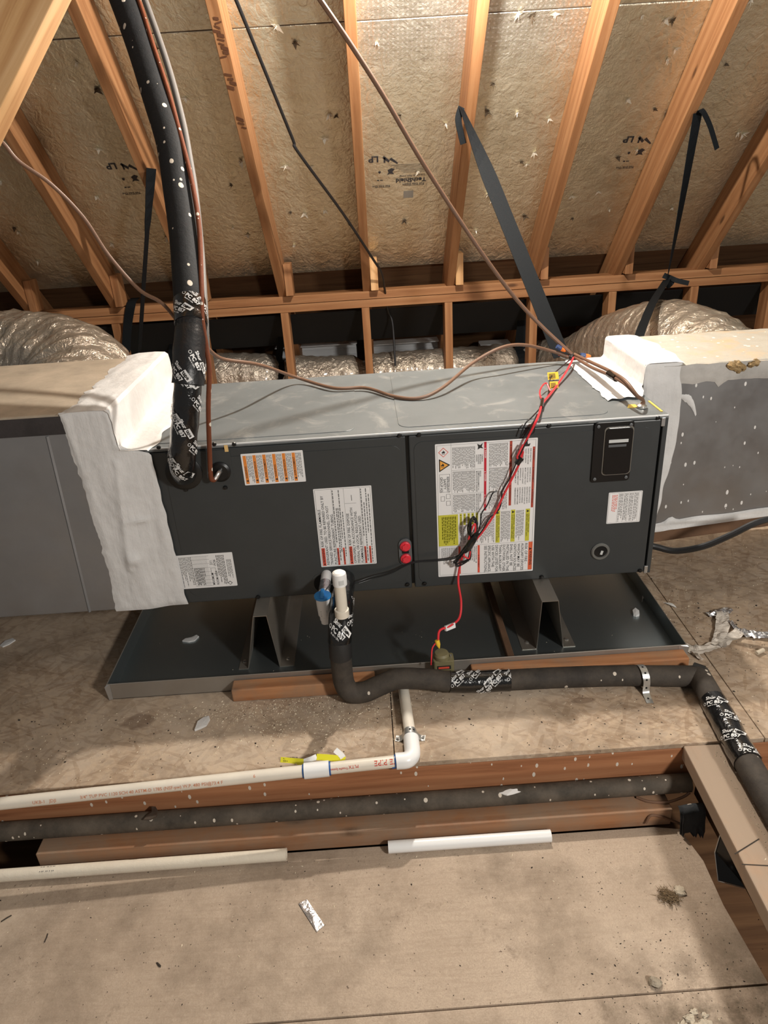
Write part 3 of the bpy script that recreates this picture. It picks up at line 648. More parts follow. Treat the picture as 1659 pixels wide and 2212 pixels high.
# big multi-panel warning label, read with the head tilted right
o, Wd, Hd, fn = label(.683, .583, .9315, .212, 'warning_label', 'large white safety label with red and yellow panels, printed sideways'); p = LP(fn)
X = lambda f: f * Wd
Y = lambda f: f * Hd
p.frame(.004, .004, Wd - .004, Hd - .004, .0005)
cx, cy, r = X(.08), Y(.06), .0125
p.poly([(cx, cy - r), (cx + r, cy), (cx, cy + r), (cx - r, cy)], 'redlab', 1); p.poly([(cx, cy - r * .84), (cx + r * .84, cy), (cx, cy + r * .84), (cx - r * .84, cy)], 'label', 2)
flame = [(0, -1), (.28, -.45), (.5, -.6), (.72, .1), (.45, .62), (.2, .2), (0, .62), (-.2, .2), (-.5, .6), (-.75, .0), (-.4, -.4), (-.3, -.1)]
def flame_at(cx, cy, r): p.poly([(cx + x * r, cy + y * r) for x, y in flame], 'darkink', 3); p.rect(cx - r * .7, cy + r * .75, cx + r * .7, cy + r * .92, 'darkink', 3)
flame_at(cx, cy, .0055)
p.poly([(X(.035), Y(.105)), (X(.145), Y(.15)), (X(.035), Y(.198))], 'darkink', 1); p.poly([(X(.045), Y(.117)), (X(.125), Y(.15)), (X(.045), Y(.185))], 'orangehaz', 2); flame_at(X(.07), Y(.15), .0055)
p.frame(X(.035), Y(.215), X(.14), Y(.345), .0006)
for t, a in (('REFRIGERANT', .108), ('SAFETY', .076), ('GROUP A2L', .044)): p.text(t, X(a), Y(.228 + (.02 if t == 'SAFETY' else .005)), .0085, rot='cw', fit=Y(.115))
for a, b in ((.045, .375), (.10, .36), (.10, .41)): p.frame(X(a), Y(b), X(a + .04), Y(b + .035), .0007)
p.rect(X(.155), Y(.0), X(.157), Y(.51), 'greyink')
for b0, b1 in ((.03, .185), (.2, .355), (.37, .50)):
    p.fine(X(.17), Y(b0), X(.39), Y(b1), .0033); p.fine(X(.53), Y(b0 - .01), X(.71), Y(b1), .0033); p.rect(X(.16), Y(b1 + .006), X(.475), Y(b1 + .0075), 'greyink')
for b, ls in ((.09, ('HAZARD', 'POISONING', 'MONOXIDE', 'CARBON')), (.205, ('MONOXYDE DE CARBONE', "D'EMPOISONNEMENT AU", 'RISQUE')), (.37, ('MONOXIDO DE CARBONO', 'INTOXICACION POR', 'RIESGO DE'))):
    for i, t in enumerate(ls): p.text(t, X(.40 + .018 * i), Y(b), .0046, rot='cw', fit=Y(.15))
p.poly([(X(.41), Y(.015)), (X(.44), Y(.025)), (X(.465), Y(.012)), (X(.455), Y(.035)), (X(.47), Y(.05)), (X(.44), Y(.045)), (X(.415), Y(.055)), (X(.42), Y(.035))], 'darkink', 2)
p.rect(X(.478), Y(.005), X(.502), Y(.50), 'crimson')
for t, b in (('DANGER', .05), ('DANGER', .215), ('PELIGRO', .385)): p.tri(X(.489), Y(b), .0018, 'label'); p.text(t, X(.4835), Y(b + .012), .0052, 'label', 'cw')
p.rect(X(.728), Y(.01), X(.753), Y(.475), 'brick')
for t, b in (('WARNING', .04), ('AVERTISSEMENT', .17), ('ADVERTENCIA', .33)): p.tri(X(.74), Y(b), .002); p.text(t, X(.7345), Y(b + .012), .0052, 'darkink', 'cw', fit=Y(.12))
p.rect(X(.955), Y(.06), X(.978), Y(.50), 'brick')
for t, b in (('WARNING', .08), ('AVERTISSEMENT', .21), ('ADVERTENCIA', .37)): p.tri(X(.966), Y(b), .0018); p.text(t, X(.9615), Y(b + .01), .0048, 'darkink', 'cw', fit=Y(.11))
for i, ls in enumerate((('RISK OF ELECTRIC', 'DANGER DE CHOC', 'PELIGRO DE CHOQUE'), ('SHOCK. CAN CAUSE', 'ELECTRIQUE OU DE', 'ELECTRICO O MUERTE'), ('INJURY OR DEATH:', 'MORT. COUPEZ TOUT', 'DESCONECTE TODAS LAS'), ('DISCONNECT ALL', 'LE COURANT AVANT', 'FUENTES DE ENERGIA'), ('REMOTE ELECTRIC', 'REPARATION. LE', 'ELECTRICA ANTES DE'), ('MUST REMAIN', 'COMPARTIMENT DOIT', 'COMPARTIMENTO DEBE'), ('EXCEPT WHEN', 'RESTER FERME SAUF', 'PERMANECER CERRADO'))):
    for t, b in zip(ls, (.07, .205, .345)): p.text(t, X(.93 - .024 * i), Y(b), .0044, rot='cw', fit=Y(.125))
p.poly([(X(.87), Y(.02)), (X(.90), Y(.02)), (X(.905), Y(.04)), (X(.93), Y(.035)), (X(.92), Y(.055)), (X(.87), Y(.055))], 'darkink', 2)
# yellow caution band
p.rect(X(.012), Y(.515), X(.215), Y(.755), 'yellowlab'); p.fine(X(.05), Y(.53), X(.205), Y(.745), .0042, mat='olivepr')
for a in (.232, .270, .312, .352, .395): p.rect(X(a), Y(.512), X(a + .024), Y(.60), 'yellowlab'); p.tri(X(a + .012), Y(.525), .002); p.text('ATENCION', X(a + .006), Y(.537), .0048, rot='cw', fit=Y(.058)); p.fine(X(a), Y(.61), X(a + .03), Y(.75), .0033)
for a, ls in ((.60, ('ANTES DE FUNCIONAR LA UNIDAD', 'ATENCION - INSTALADOR')), (.755, ("AVANT D'OPERER L'APPAREIL", 'ATTENTION - INSTALLATEUR')), (.905, ('(BEFORE OPERATING UNIT)', 'CAUTION - INSTALLER'))):
    p.rect(X(a), Y(.508), X(a + .043), Y(.755), 'yellowlab'); p.tri(X(a + .022), Y(.525), .004)
    for i, t in enumerate(ls): p.text(t, X(a + .006 + .019 * i), Y(.545), .0052, rot='cw', fit=Y(.20))
p.fine(X(.44), Y(.515), X(.59), Y(.75), .0034); p.fine(X(.655), Y(.515), X(.745), Y(.75), .0034); p.fine(X(.81), Y(.515), X(.895), Y(.75), .0034)
p.rect(X(.012), Y(.76), X(.99), Y(.7615), 'greyink')
# bottom row
p.rect(X(.215), Y(.765), X(.237), Y(.985), 'redlab'); p.rect(X(.415), Y(.765), X(.437), Y(.985), 'redlab'); p.tri(X(.426), Y(.845), .0018); p.text('AVERTISSEMENT', X(.421), Y(.855), .0045, rot='cw')
for i, t in enumerate(('RIESGO DE INCENDIO -', 'DISPOSITIVOS AUXILIARES', 'QUE PUEDAN SER FUENTES', 'DE IGNICION NO DEBEN', 'INSTALARSE EN LOS', 'DUCTOS EXCEPTO LOS', 'EN LISTADOS PARA', 'ESTE APARATO. VER LAS', 'INSTRUCCIONES.')): p.text(t, X(.19 - .019 * i), Y(.77), .0044, rot='cw', fit=Y(.2))
for i, t in enumerate(("RISQUE D'INCENDIE - LES", 'APPAREILS AUXILIAIRES', 'POUVANT ETRE UNE', "SOURCE D'IGNITION", 'NE DOIVENT PAS ETRE', 'INSTALLES DANS LES', 'CONDUITS DE GAINES')): p.text(t, X(.395 - .02 * i), Y(.77), .0044, rot='cw', fit=Y(.2))
p.rect(X(.945), Y(.765), X(.988), Y(.988), 'brickbright'); p.tri(X(.966), Y(.82), .0042); p.text('WARNING', X(.957), Y(.835), .0088, rot='cw', bold=.02)
for i, t in enumerate(('RISK OF FIRE -', 'AUXILIARY DEVICES', 'WHICH MAY BE', 'IGNITION SOURCES', 'SHALL NOT BE', 'INSTALLED IN THE', 'DUCTWORK. OTHER', 'THAN AUXILIARY', 'DEVICES LISTED FOR', 'USE WITH THE', 'SPECIFIC APPLIANCE.', 'SEE INSTRUCTIONS.')): p.text(t, X(.908 - .0385 * i), Y(.772), .0098, rot='cw', fit=Y(.215), bold=.004)
p.build(o, {'darkink': 'lettering', 'greyink': 'fine_print', 'yellowlab': 'yellow_panel', 'redlab': 'red_bar', 'crimson': 'red_bar', 'brick': 'red_bar', 'brickbright': 'red_bar'})
# tall white flammable-refrigerant label, read with the head tilted left
o, Wd, Hd, fn = label(.380, .487, .5235, .2655, 'warning_label', 'white refrigerant warning label with red sideways headings'); p = LP(fn)
p.frame(.003, .003, Wd - .003, Hd - .003, .0005)
def row(a, w_, lines, size, first=None, head='WARNING'):
    pass
def hbar(a0, a1, b0, b1, t, size, mat='redlab'):
    p.rect(X(a0), Y(b0), X(a1), Y(b1), mat); p.tri(X((a0 + a1) / 2), Y(b1) - .005, .36 * (X(a1) - X(a0)), rot='ccw'); p.text(t, X(a1) - .2 * (X(a1) - X(a0)), Y(b1) - .0095, size, rot='ccw', fit=Y(b1 - b0) - .011, bold=.012)
hbar(.035, .095, .75, .985, 'WARNING', .0085)
for t, a, b in (('RISK OF FIRE. FLAMMABLE', .085, .735), ('REFRIGERANT USED. TO BE REPAIRED ONLY BY', .155, .975), ('TRAINED SERVICE PERSONNEL. DO NOT', .225, .975), ('PUNCTURE REFRIGERANT TUBING.', .295, .975)): p.text(t, X(a), Y(b), .0092, rot='ccw', fit=Y(.93 if b > .9 else .5), bold=.004)
p.rect(X(.305), Y(.012), X(.308), Y(.988), 'greyink')
hbar(.312, .345, .76, .985, 'AVERTISSEMENT', .0052); p.fine(X(.315), Y(.03), X(.345), Y(.74), .0042, th=.55); p.fine(X(.358), Y(.25), X(.40), Y(.98), .0042, th=.55)
hbar(.415, .448, .76, .985, 'ADVERTENCIA', .0052); p.fine(X(.42), Y(.03), X(.446), Y(.74), .0042, th=.55); p.fine(X(.46), Y(.3), X(.495), Y(.98), .0042, th=.55)
p.rect(X(.515), Y(.012), X(.518), Y(.988), 'greyink')
hbar(.53, .585, .75, .985, 'WARNING', .0085); p.rect(X(.518), Y(.2), X(.72), Y(.203), 'greyink')
for t, a, b in (('RISK OF FIRE. DISPOSE', .575, .735), ('OFPROPERLY IN ACCORDANCE WITH', .645, .975), ('FEDERAL OR LOCAL REGULATIONS.', .71, .975), ('FLAMMABLE REFRIGERANT USED.', .775, .975)): p.text(t, X(a), Y(b), .0092, rot='ccw', fit=Y(.76 if b > .9 else .5), bold=.004)
p.rect(X(.792), Y(.012), X(.795), Y(.988), 'greyink')
hbar(.80, .833, .76, .985, 'AVERTISSEMENT', .0052); p.fine(X(.803), Y(.03), X(.833), Y(.74), .0042, th=.55); p.fine(X(.845), Y(.2), X(.868), Y(.98), .0042, th=.55)
hbar(.885, .918, .76, .985, 'ADVERTENCIA', .0052); p.fine(X(.888), Y(.03), X(.918), Y(.74), .0042, th=.55); p.fine(X(.93), Y(.1), X(.965), Y(.98), .0042, th=.55)
p.rect(X(.64), Y(.1), X(.65), Y(.17), 'greyink'); p.build(o, {'greyink': 'fine_print', 'redlab': 'red_bar'})
# orange striped label
o, Wd, Hd, fn = label(.2165, .591, .3655, .509, 'warning_label', 'small white label with six orange sideways warning bars'); p = LP(fn)
for i, t in enumerate(('WARNING', 'ADVERTENCIA', 'AVERTISSEMENT', 'WARNING', 'ADVERTENCIA', 'AVERTISSEMENT')):
    a = .028 + .158 * i; p.rect(X(a), Y(.06), X(a + .052), Y(.955), 'orange'); p.tri(X(a + .026), Y(.86), .0034, rot='ccw'); p.text(t, X(a + .038), Y(.78), .0066, rot='ccw', fit=Y(.62)); p.fine(X(a + .062), Y(.07), X(a + .15), Y(.94), .0035)
p.build(o, {'greyink': 'fine_print', 'orange': 'orange_bar'})
# white data plate low on the left
o, Wd, Hd, fn = label(.004, .3275, .157, .2275, 'data_plate', 'white rating plate with a ruled table, low on the left'); p = LP(fn)
p.fine(X(.10), Y(.06), X(.30), Y(.95), .0036, ragged=.5)
for i in range(13): p.rect(X(.30 + .021 * i), Y(.06), X(.302 + .021 * i), Y(.94), 'greyink')
for b in (.06, .16, .28, .4, .52, .64, .76, .86, .94): p.rect(X(.30), Y(b), X(.60), Y(b) + .0005, 'greyink')
p.fine(X(.32), Y(.4), X(.50), Y(.92), .0036, mat='darkink', ragged=.5)
p.text('MAXIMUM', X(.63), Y(.93), .0085, rot='ccw', fit=Y(.36)); p.text('ROOM AREA', X(.70), Y(.93), .0085, rot='ccw', fit=Y(.42)); p.frame(X(.60), Y(.42), X(.68), Y(.60))
p.text('211', X(.64), Y(.33), .009, rot='ccw'); p.text('19.56', X(.70), Y(.38), .009, rot='ccw')
p.fine(X(.72), Y(.06), X(.86), Y(.95), .0036, mat='darkink', ragged=.4); p.fine(X(.88), Y(.2), X(.96), Y(.75), .0034)
c = (X(.885), Y(.90)); r = .006; p.poly([(c[0], c[1] - r), (c[0] + r, c[1]), (c[0], c[1] + r), (c[0] - r, c[1])], 'darkink', 1); p.poly([(c[0], c[1] - r * .7), (c[0] + r * .7, c[1]), (c[0], c[1] + r * .7), (c[0] - r * .7, c[1])], 'label', 2)
p.build(o, {'greyink': 'fine_print'})
# small white label on the right
o, Wd, Hd, fn = label(1.116, .4235, 1.2015, .336, 'data_label', 'small white label of fine grey print under the breaker window'); p = LP(fn)
p.frame(.002, .002, Wd - .002, Hd - .002, .0004); p.fine(X(.12), Y(.08), X(.28), Y(.62), .0036, mat='redlab'); p.rect(X(.3), Y(.03), X(.305), Y(.97), 'greyink')
for i in range(4): p.fine(X(.33 + .15 * i), Y(.05), X(.45 + .15 * i), Y(.95), .0035); p.rect(X(.46 + .15 * i), Y(.03), X(.464 + .15 * i), Y(.97), 'greyink')
for b in (.3, .62): p.rect(X(.3), Y(b), X(.76), Y(b) + .0004, 'greyink')
p.build(o, {'greyink': 'fine_print', 'redlab': 'red_print'})

# ================================================================== DRAIN PAN, STANDS, SUPPORT TIMBERS
dpn = thing('drain_pan', 'shallow galvanised drain pan under the grey air handler', 'drain pan')
pz = .0015; pA = Pz(243, 1503, pz); rh = .0475; pB = Pz(1478, 1386, pz + rh); px0, px1, py0, py1 = pA.x, pB.x, -.1465, .63
MB().box((px0, py0, pz), (px1, py1, pz + .0012)).build('pan_floor', 'pan', dpn)
for n_, lo, hi in (('front_rim', (px0, py0, pz), (px1, py0 + .0012, pz + rh)), ('back_rim', (px0, py1, pz), (px1, py1 + .0012, pz + rh)), ('side_rim', (px0, py0, pz), (px0 + .0012, py1, pz + rh)), ('side_rim', (px1, py0, pz), (px1 + .0012, py1, pz + rh))):
    MB().box(lo, hi).build(n_, 'pan_rim' if n_ == 'front_rim' else 'pan', dpn)
MB().tube([(px0, py0, pz + rh), (px1, py0, pz + rh)], .0014, 8).build('rolled_hem', 'pan_rim', dpn, smooth=True)
for x in (px0, px1): MB().tube([(x, py0, pz + rh), (x, py1, pz + rh)], .0014, 8).build('rolled_hem', 'pan_rim', dpn, smooth=True)
MB().add([(px0, py0 - .0005, pz + rh), (px0 - .006, py0 - .004, pz + rh - .006), (px0 - .003, py0 - .003, pz), (px0 + .006, py0 - .0006, pz), (px0 + .008, py0 - .0006, pz + rh)], [(0, 1, 2, 3, 4)]).build('folded_corner', 'edge_steel', dpn, fix=False)
MB().add([(px1, py0 - .0005, pz + rh), (px1 + .006, py0 - .004, pz + rh - .004), (px1 + .004, py0 - .003, pz), (px1 - .012, py0 - .0006, pz), (px1 - .02, py0 - .0006, pz + rh)], [(0, 1, 2, 3, 4)]).build('folded_corner', 'edge_steel', dpn, fix=False)
def stand(pxs, name_lab):
    """folded sheet: foot flange, leg, flat ridge, leg, foot flange; surveyed at its front end"""
    zb = pz + .0014; zt_ = AB - .003; zs = (zb, zb, zt_, zt_, zb, zb); P_ = [Pz(u, v, z) for (u, v), z in zip(pxs, zs)]
    t = thing('equipment_stand', name_lab, 'stand', 'folded metal stands under the air handler'); th = .0016; yb = .50
    fy = sum(p.y for p in P_[2:4]) / 2; by = min(P_[i].y for i in (0, 1, 4, 5)); by = max(by, py0 + .004)
    P_ = [Vector((p.x, by if i in (0, 1, 4, 5) else fy, p.z)) for i, p in enumerate(P_)]
    for n_, i, j in (('foot_flange', 0, 1), ('leg_sheet', 1, 2), ('ridge', 2, 3), ('leg_sheet', 3, 4), ('foot_flange', 4, 5)):
        a, b = P_[i], P_[j]; q = [a, b, Vector((b.x, yb, b.z)), Vector((a.x, yb, a.z))]; nn = (q[1] - q[0]).cross(q[3] - q[0]).normalized() * th
        if (n_ == 'foot_flange') != (nn.z > 0): nn = -nn
        MB().add(q + [p + nn for p in q], [(0, 1, 2, 3), (7, 6, 5, 4), (0, 4, 5, 1), (1, 5, 6, 2), (2, 6, 7, 3), (3, 7, 4, 0)]).build(n_, 'stand', t)
    for i, j in ((0, 1), (4, 5)): MB().lathe([(.006, 0), (.005, .003), (.001, .004)], ((P_[i].x + P_[j].x) / 2, by + .03, zb + th), (0, 0, 1), 8).build('bolt', 'silver', t)
stand(((516, 1446), (536, 1445), (546, 1332), (576, 1330), (606, 1438), (636, 1436)), 'left folded metal stand under the cabinet, beside the drain riser')
stand(((1128, 1404), (1160, 1402), (1172, 1300), (1207, 1297), (1215, 1393), (1240, 1390)), 'right folded metal stand under the big label')
a = Pz(1100, 1404, pz + .02); tag(board('wood_shim', (a.x, -.135, pz + .011), (a.x, .50, pz + .011), .018, .018, (1, 0, 0), 'rust'), 'thin brown wood strip lying beside the right stand', 'shim')
tag(board('support_timber', (.140, -.1685, .0188), (.50, -.1685, .0188), .0405, .0368, (0, 1, 0), 'block', bevel=.003), 'short reddish timber against the pan front, left of the drain riser', 'timber')
tag(board('support_timber', (.745, -.1685, .0188), (1.292, -.1665, .0188), .0405, .0368, (0, 1, 0), 'block', bevel=.003), 'long timber against the right front edge of the pan', 'timber')

# ================================================================== PLENUMS
def jit(p, s, k=9.0): return noise.noise(Vector(p) * k) * s
lp = thing('supply_plenum', 'grey sheet metal plenum left of the air handler, white sealant at its joint', 'duct')
LX0, LXR, LY0, LY1, LZ0, LZ1 = -1.1, -.066, -.018, .525, .188, .722
MB().box((LX0, LY0, LZ0), (LXR, LY1, LZ1 - .016)).build('duct_box', 'galv', lp, bevel=.003)
MB().box((LX0, LY0 + .003, LZ1 - .018), (LXR, LY1, LZ1)).build('dusty_top', 'ductboard', lp, bevel=.005)
MB().box((LX0, LY0 - .0012, LZ1 - .047), (-.17, LY0, LZ1 - .004)).build('black_sealant_band', 'bandblack', lp)
MB().box((LXR - .002, -.004, AB + .001), (.0, AD - .01, AT - .002)).build('collar', 'galv', lp)
for u0, u1 in ((98, 196),):
    xa = Py(u0, 930, LY0).x; xb = Py(u1, 1330, LY0).x
    MB().add([(xa - .004, LY0, LZ1 - .05), (xa + .004, LY0, LZ1 - .05), (xa, LY0 - .004, LZ1 - .05), (xb - .004, LY0, LZ0), (xb + .004, LY0, LZ0), (xb, LY0 - .004, LZ0)], [(0, 2, 5, 3), (2, 1, 4, 5)]).build('standing_rib', 'galv', lp)
def mast(name, pieces, parent):
    m = MB()
    for fn, nu, nv in pieces: m.grid(fn, nu, nv)
    return m.build(name, 'mastic', parent, smooth=True, fix=True)
def edge_fall(u, v, du=.06, dv=.06): return min(1, u / du, (1 - u) / du, v / dv, (1 - v) / dv)
prof = [(-.175, LZ1 + .001), (-.15, LZ1 + .005), (-.10, LZ1 + .006), (-.072, LZ1 + .004), (-.0635, LZ1 - .003), (-.061, LZ1 - .03), (-.059, AT + .016), (-.056, AT + .007), (-.035, AT + .005), (-.012, AT + .005), (.006, AT + .004), (.010, AT + .0008)]
def ev(u):
    t = u * (len(prof) - 1); i = min(int(t), len(prof) - 2); f = t - i
    return prof[i][0] * (1 - f) + prof[i + 1][0] * f, prof[i][1] * (1 - f) + prof[i + 1][1] * f
def f_top(u, v):
    x, z = ev(u); y = -.024 + v * .578
    fr = max(0, 1 - u * 9); er = max(0, (u - .86) / .14)
    x += fr * (.022 * noise.noise(Vector((0, y * 9, 3))) + .012 * noise.noise(Vector((1, y * 40, 0)))) + er * (.035 * v * 0 + .015 * noise.noise(Vector((5, y * 14, 0))) + .012 * math.sin(v * 3.1))
    e = edge_fall(u, v, .04, .03); n_ = noise.noise(Vector((x * 35, y * 12, z * 35))) * .0022 + noise.noise(Vector((x * 90, y * 50, z * 90))) * .0009
    return Vector((x + (n_ if .35 < u < .62 else 0), y, z + n_ * e))
def f_front(u, v):       # v 0 top .. 1 bottom
    z = LZ1 + .004 - v * (LZ1 - LZ0 + .008); xl = -.178 + .018 * math.sin(v * 2.2) + .006 * noise.noise(Vector((z * 12, 1, 1))) + .005 * noise.noise(Vector((z * 60, 1, 1)))
    s_ = (z - AT) / (LZ1 - AT); xr = .004 + .003 * noise.noise(Vector((z * 30, 7, 1))) + (.016 * v)
    if s_ > -.1: xr = xr - .066 * min(1, max(0, (s_ + .1) / .3)) ** .7
    x = xl + (xr - xl) * u; e = edge_fall(u, v, .08, .02)
    n_ = noise.noise(Vector((x * 28, z * 6, 5))) * .0025 + noise.noise(Vector((x * 70, z * 40, 2))) * .0012
    blob = .010 * math.exp(-((x + .085) ** 2 + (z - .335) ** 2) / .00025) + .006 * math.exp(-(((x + .05) / .03) ** 2 + ((z - .44) / .006) ** 2)) + .004 * math.exp(-((x + .088 - (z - .45) * .1) / .008) ** 2) * (1 if .3 < z < .6 else 0)
    q = max(0, min(1, (x + .085) / .07)); q = q * q * (3 - 2 * q); yb = LY0 * (1 - q) + -.0065 * q
    if z > AT + .004: yb = LY0
    return Vector((x, yb - .0006 - .0032 * e - max(-.002, n_) * e - blob, z))
mast('mastic_coating', ((f_top, 66, 60), (f_front, 40, 90)), lp)
# right plenum
rp_ = thing('return_plenum', 'paint-spattered metal plenum right of the air handler, flaking top', 'duct')
RX0, RX1, RY0, RY1, RZ1 = 1.2545, 2.15, .192, .522, .688
def rbot(x): return .196 + .085 * (x - 1.334)
MB().prism([(RX0, rbot(RX0)), (RX1, rbot(RX1)), (RX1, RZ1 - .010), (RX0, RZ1 - .010)], 1, RY0, RY1).build('duct_box', 'galv_spat', rp_, bevel=.003)
def f_rt(u, v):
    x = 1.30 + u * (RX1 - 1.30); y = RY0 - .006 + v * (RY1 - RY0 + .012); e = edge_fall(u, v, .02, .1)
    return Vector((x, y + .006 * noise.noise(Vector((x * 30, v * 3, 0))), RZ1 - .004 + .004 * e + .004 * noise.noise(Vector((x * 20, y * 30, 1)))))
MB().grid(f_rt, 60, 18).build('flaking_top', 'chalky', rp_, smooth=True)
def f_pb(u, v):
    x = 1.335 + u * (RX1 - 1.335); lowr = .052 + .008 * noise.noise(Vector((x * 7, 0, 0))) + .005 * noise.noise(Vector((x * 30, 0, 0))) + .018 * math.exp(-((x - 1.455) / .008) ** 2)
    return Vector((x, RY0 - .0012 - .0022 * edge_fall(u, v, .02, .2) - .001 * noise.noise(Vector((x * 30, v * 4, 0))), RZ1 - .003 - v * lowr))
MB().grid(f_pb, 70, 8).build('pale_top_band', 'paleband', rp_, smooth=True)
PR = [(1.352, RZ1 + .002), (1.33, RZ1 + .0055), (1.285, RZ1 + .006), (1.262, RZ1 + .0055), (1.2545, RZ1 + .0035), (1.2515, RZ1 - .002), (1.250, RZ1 - .03), (1.248, AT + .018), (1.244, AT + .008), (1.225, AT + .0055), (1.18, AT + .005), (1.15, AT + .004), (1.138, AT + .0008)]
def f_r1(u, v):   # top, flank and apron on the air handler, swept along y
    t = u * (len(PR) - 1); i = min(int(t), len(PR) - 2); f = t - i; x = PR[i][0] * (1 - f) + PR[i + 1][0] * f; z = PR[i][1] * (1 - f) + PR[i + 1][1] * f
    q = max(0, min(1, (u - .62) / .12)); y0 = RY0 - .005 - q * .062 * (.75 + .25 * u) + q * .010 * noise.noise(Vector((x * 50, 2, 2))); y1 = RY1 + .018 * q
    y = y0 + v * (y1 - y0)
    if u < .12: x += .016 * math.sin(v * 3.0) - .012 * v + .010 * noise.noise(Vector((y * 16, 0, 4)))
    if u > .92: x += .007 * noise.noise(Vector((y * 22, 1, 4))) + .004 * noise.noise(Vector((y * 70, 1, 4)))
    e = edge_fall(u, v, .04, .02); n_ = noise.noise(Vector((x * 40, y * 12, z * 40))) * .0018 + noise.noise(Vector((x * 90, y * 40, z * 90))) * .0007
    return Vector((x - (n_ if .42 < u < .6 else 0), y, z + n_ * e))
def f_r2(u, v):   # front face next to the joint
    z = RZ1 + .003 - v * (RZ1 - rbot(1.3) - .01); xr = 1.348 + .010 * math.sin(v * 4.2) - .028 * max(0, v - .45) + .007 * noise.noise(Vector((z * 16, 3, 0)))
    x = RX0 - .003 + (xr - RX0 + .003) * u; e = edge_fall(u, v, .1, .02)
    return Vector((x, RY0 - .001 - .004 * e - .002 * noise.noise(Vector((x * 30, z * 20, 2))) * e, z))
def f_r3(u, v):   # bottom seam strip
    x = RX0 + .003 + u * .85; z = rbot(x) + v * (.030 + .008 * noise.noise(Vector((x * 8, 0, 0))) + .014 * math.exp(-((x - 1.37) / .014) ** 2))
    e = edge_fall(u, v, .02, .12); return Vector((x, RY0 - .001 - (.006 + .004 * noise.noise(Vector((x * 7, z * 90, 0)))) * e, z))
def f_r4(u, v):   # loose smear
    cx = 1.352 + .050 * u; cz = .600 - .012 * u - .045 * u ** 3; wd = .016 * math.sin(math.pi * (u * .8 + .12)) ** 1.2 + .002
    return Vector((cx + (v - .5) * wd * .5, RY0 - .0012 - .0022 * edge_fall(u, v, .2, .3), cz + (v - .5) * wd * (1 + .4 * noise.noise(Vector((u * 9, v * 3, 0))))))
mast('mastic_coating', ((f_r1, 84, 50), (f_r2, 18, 60), (f_r3, 80, 8), (f_r4, 20, 6)), rp_)
fb = MB(); a = Py(1603, 781, RY0); random.seed(14)
for i in range(14): q_ = random.uniform(-1, 1); fb.blob((a.x + .036 * q_, RY0 - .003, a.z - .004 - (1 - abs(q_)) * random.uniform(0, .024)), (random.uniform(.008, .014), random.uniform(.005, .010), random.uniform(.007, .011)), jit=.6, seed=i * 3.3)
fb.build('foam_lump', 'foamblob', rp_, smooth=True)
tag(board('plenum_ledger', (1.262, RY0 + .05, rbot(1.262) - .0195), (2.15, RY0 + .05, rbot(2.15) - .0195), .089, .0365, (0, 1, 0), 'rust'), 'brown ledger board under the right plenum', 'timber')
tag(board('plenum_prop', (1.95, RY0 + .05, .0005), (1.95, RY0 + .05, rbot(1.95) - .039), .038, .089, (1, 0, 0), 'rust'), 'brown prop post under the right plenum', 'timber')
tag(board('plenum_prop', (-.95, .30, .0005), (-.95, .30, .187), .038, .089, (1, 0, 0), 'rust'), 'brown prop post under the left plenum', 'timber')

# ================================================================== FLEX DUCTS
def ring_r(seed, amp=.03, pitch=.036):
    def rf(L, th, r):
        w_ = math.sin(2 * math.pi * (L / pitch) + 1.2 * math.sin(th + seed) + 2.5 * noise.noise(Vector((L * 6, math.cos(th) * 1.2, math.sin(th) * 1.2 + seed))))
        n_ = noise.noise(Vector((L * 22, math.cos(th) * 3, math.sin(th) * 3 + seed * 5))); n2 = noise.noise(Vector((L * 60, math.cos(th) * 7, math.sin(th) * 7 + seed)))
        n3 = noise.noise(Vector((L * 9 + 1.5 * th, math.cos(th) * 2, math.sin(th) * 2 - seed))); return r * (1 + amp * (.42 * w_ + 1.0 * n_ + .5 * n2 + .9 * (1 - 2 * abs(n3))))
    return rf
def duct(name, lab, ctrl, r, seed, cat='flexible duct', amp=.03, pitch=.036):
    t = thing(name, lab, cat, 'silver flexible ducts')
    path = smooth_path(ctrl, 34); MB().tube(path, r, 44, True, ring_r(seed, amp, pitch)).build('duct_sleeve', 'duct', t, smooth=True)
    return t, path
e = Py(286, 768, .85); rL = .19; xc = e.x - rL * .9
duct('flexible_duct', 'bulging silver flexible duct curving away behind the left plenum', [(xc, .535, .46), (xc + .005, .72, .50), (xc - .05, .90, .565), (xc - .25, 1.04, .60), (xc - .6, 1.08, .60), (xc - 1.1, 1.08, .60)], rL, 1.0, amp=.042, pitch=.055)
rR = .135
c_ = [Py(u, v, 2.22) - Vector((0, 0, rR * 1.03)) for u, v in ((270, 772), (400, 765), (520, 763), (700, 770), (900, 768), (1070, 745), (1170, 735))]
c_ = [Vector((p.x, p.y, max(p.z, rR + .012))) for p in c_]
ct = c_ + [Py(1245, 722, 1.97) - Vector((0, 0, .15))]
for u, v, y, r in ((1330, 672, 1.62, .16), (1430, 641, 1.28, .175), (1520, 662, 1.0, .175), (1600, 722, .80, .17)): ct.append(Py(u, v, y) - Vector((0, 0, r * 1.06)))
path = smooth_path(ct, 34); n1 = 34 * 7
t = thing('flexible_duct', 'long silver flexible duct behind the studs rising behind the right plenum', 'flexible duct', 'silver flexible ducts')
rad = [rR + (.172 - rR) * max(0, min(1, (i - n1) / (34 * 2.4))) for i in range(len(path))]
for cu in (150, 372, 595, 780, 1125):
    pass
def pinch(L_, r0): return r0
xs = [Py(u, 770, 2.22).x for u in (370, 603, 784, 1118)]
for i, p in enumerate(path):
    if i < n1:
        for x in xs: rad[i] -= .035 * math.exp(-((p.x - x) / .035) ** 2)
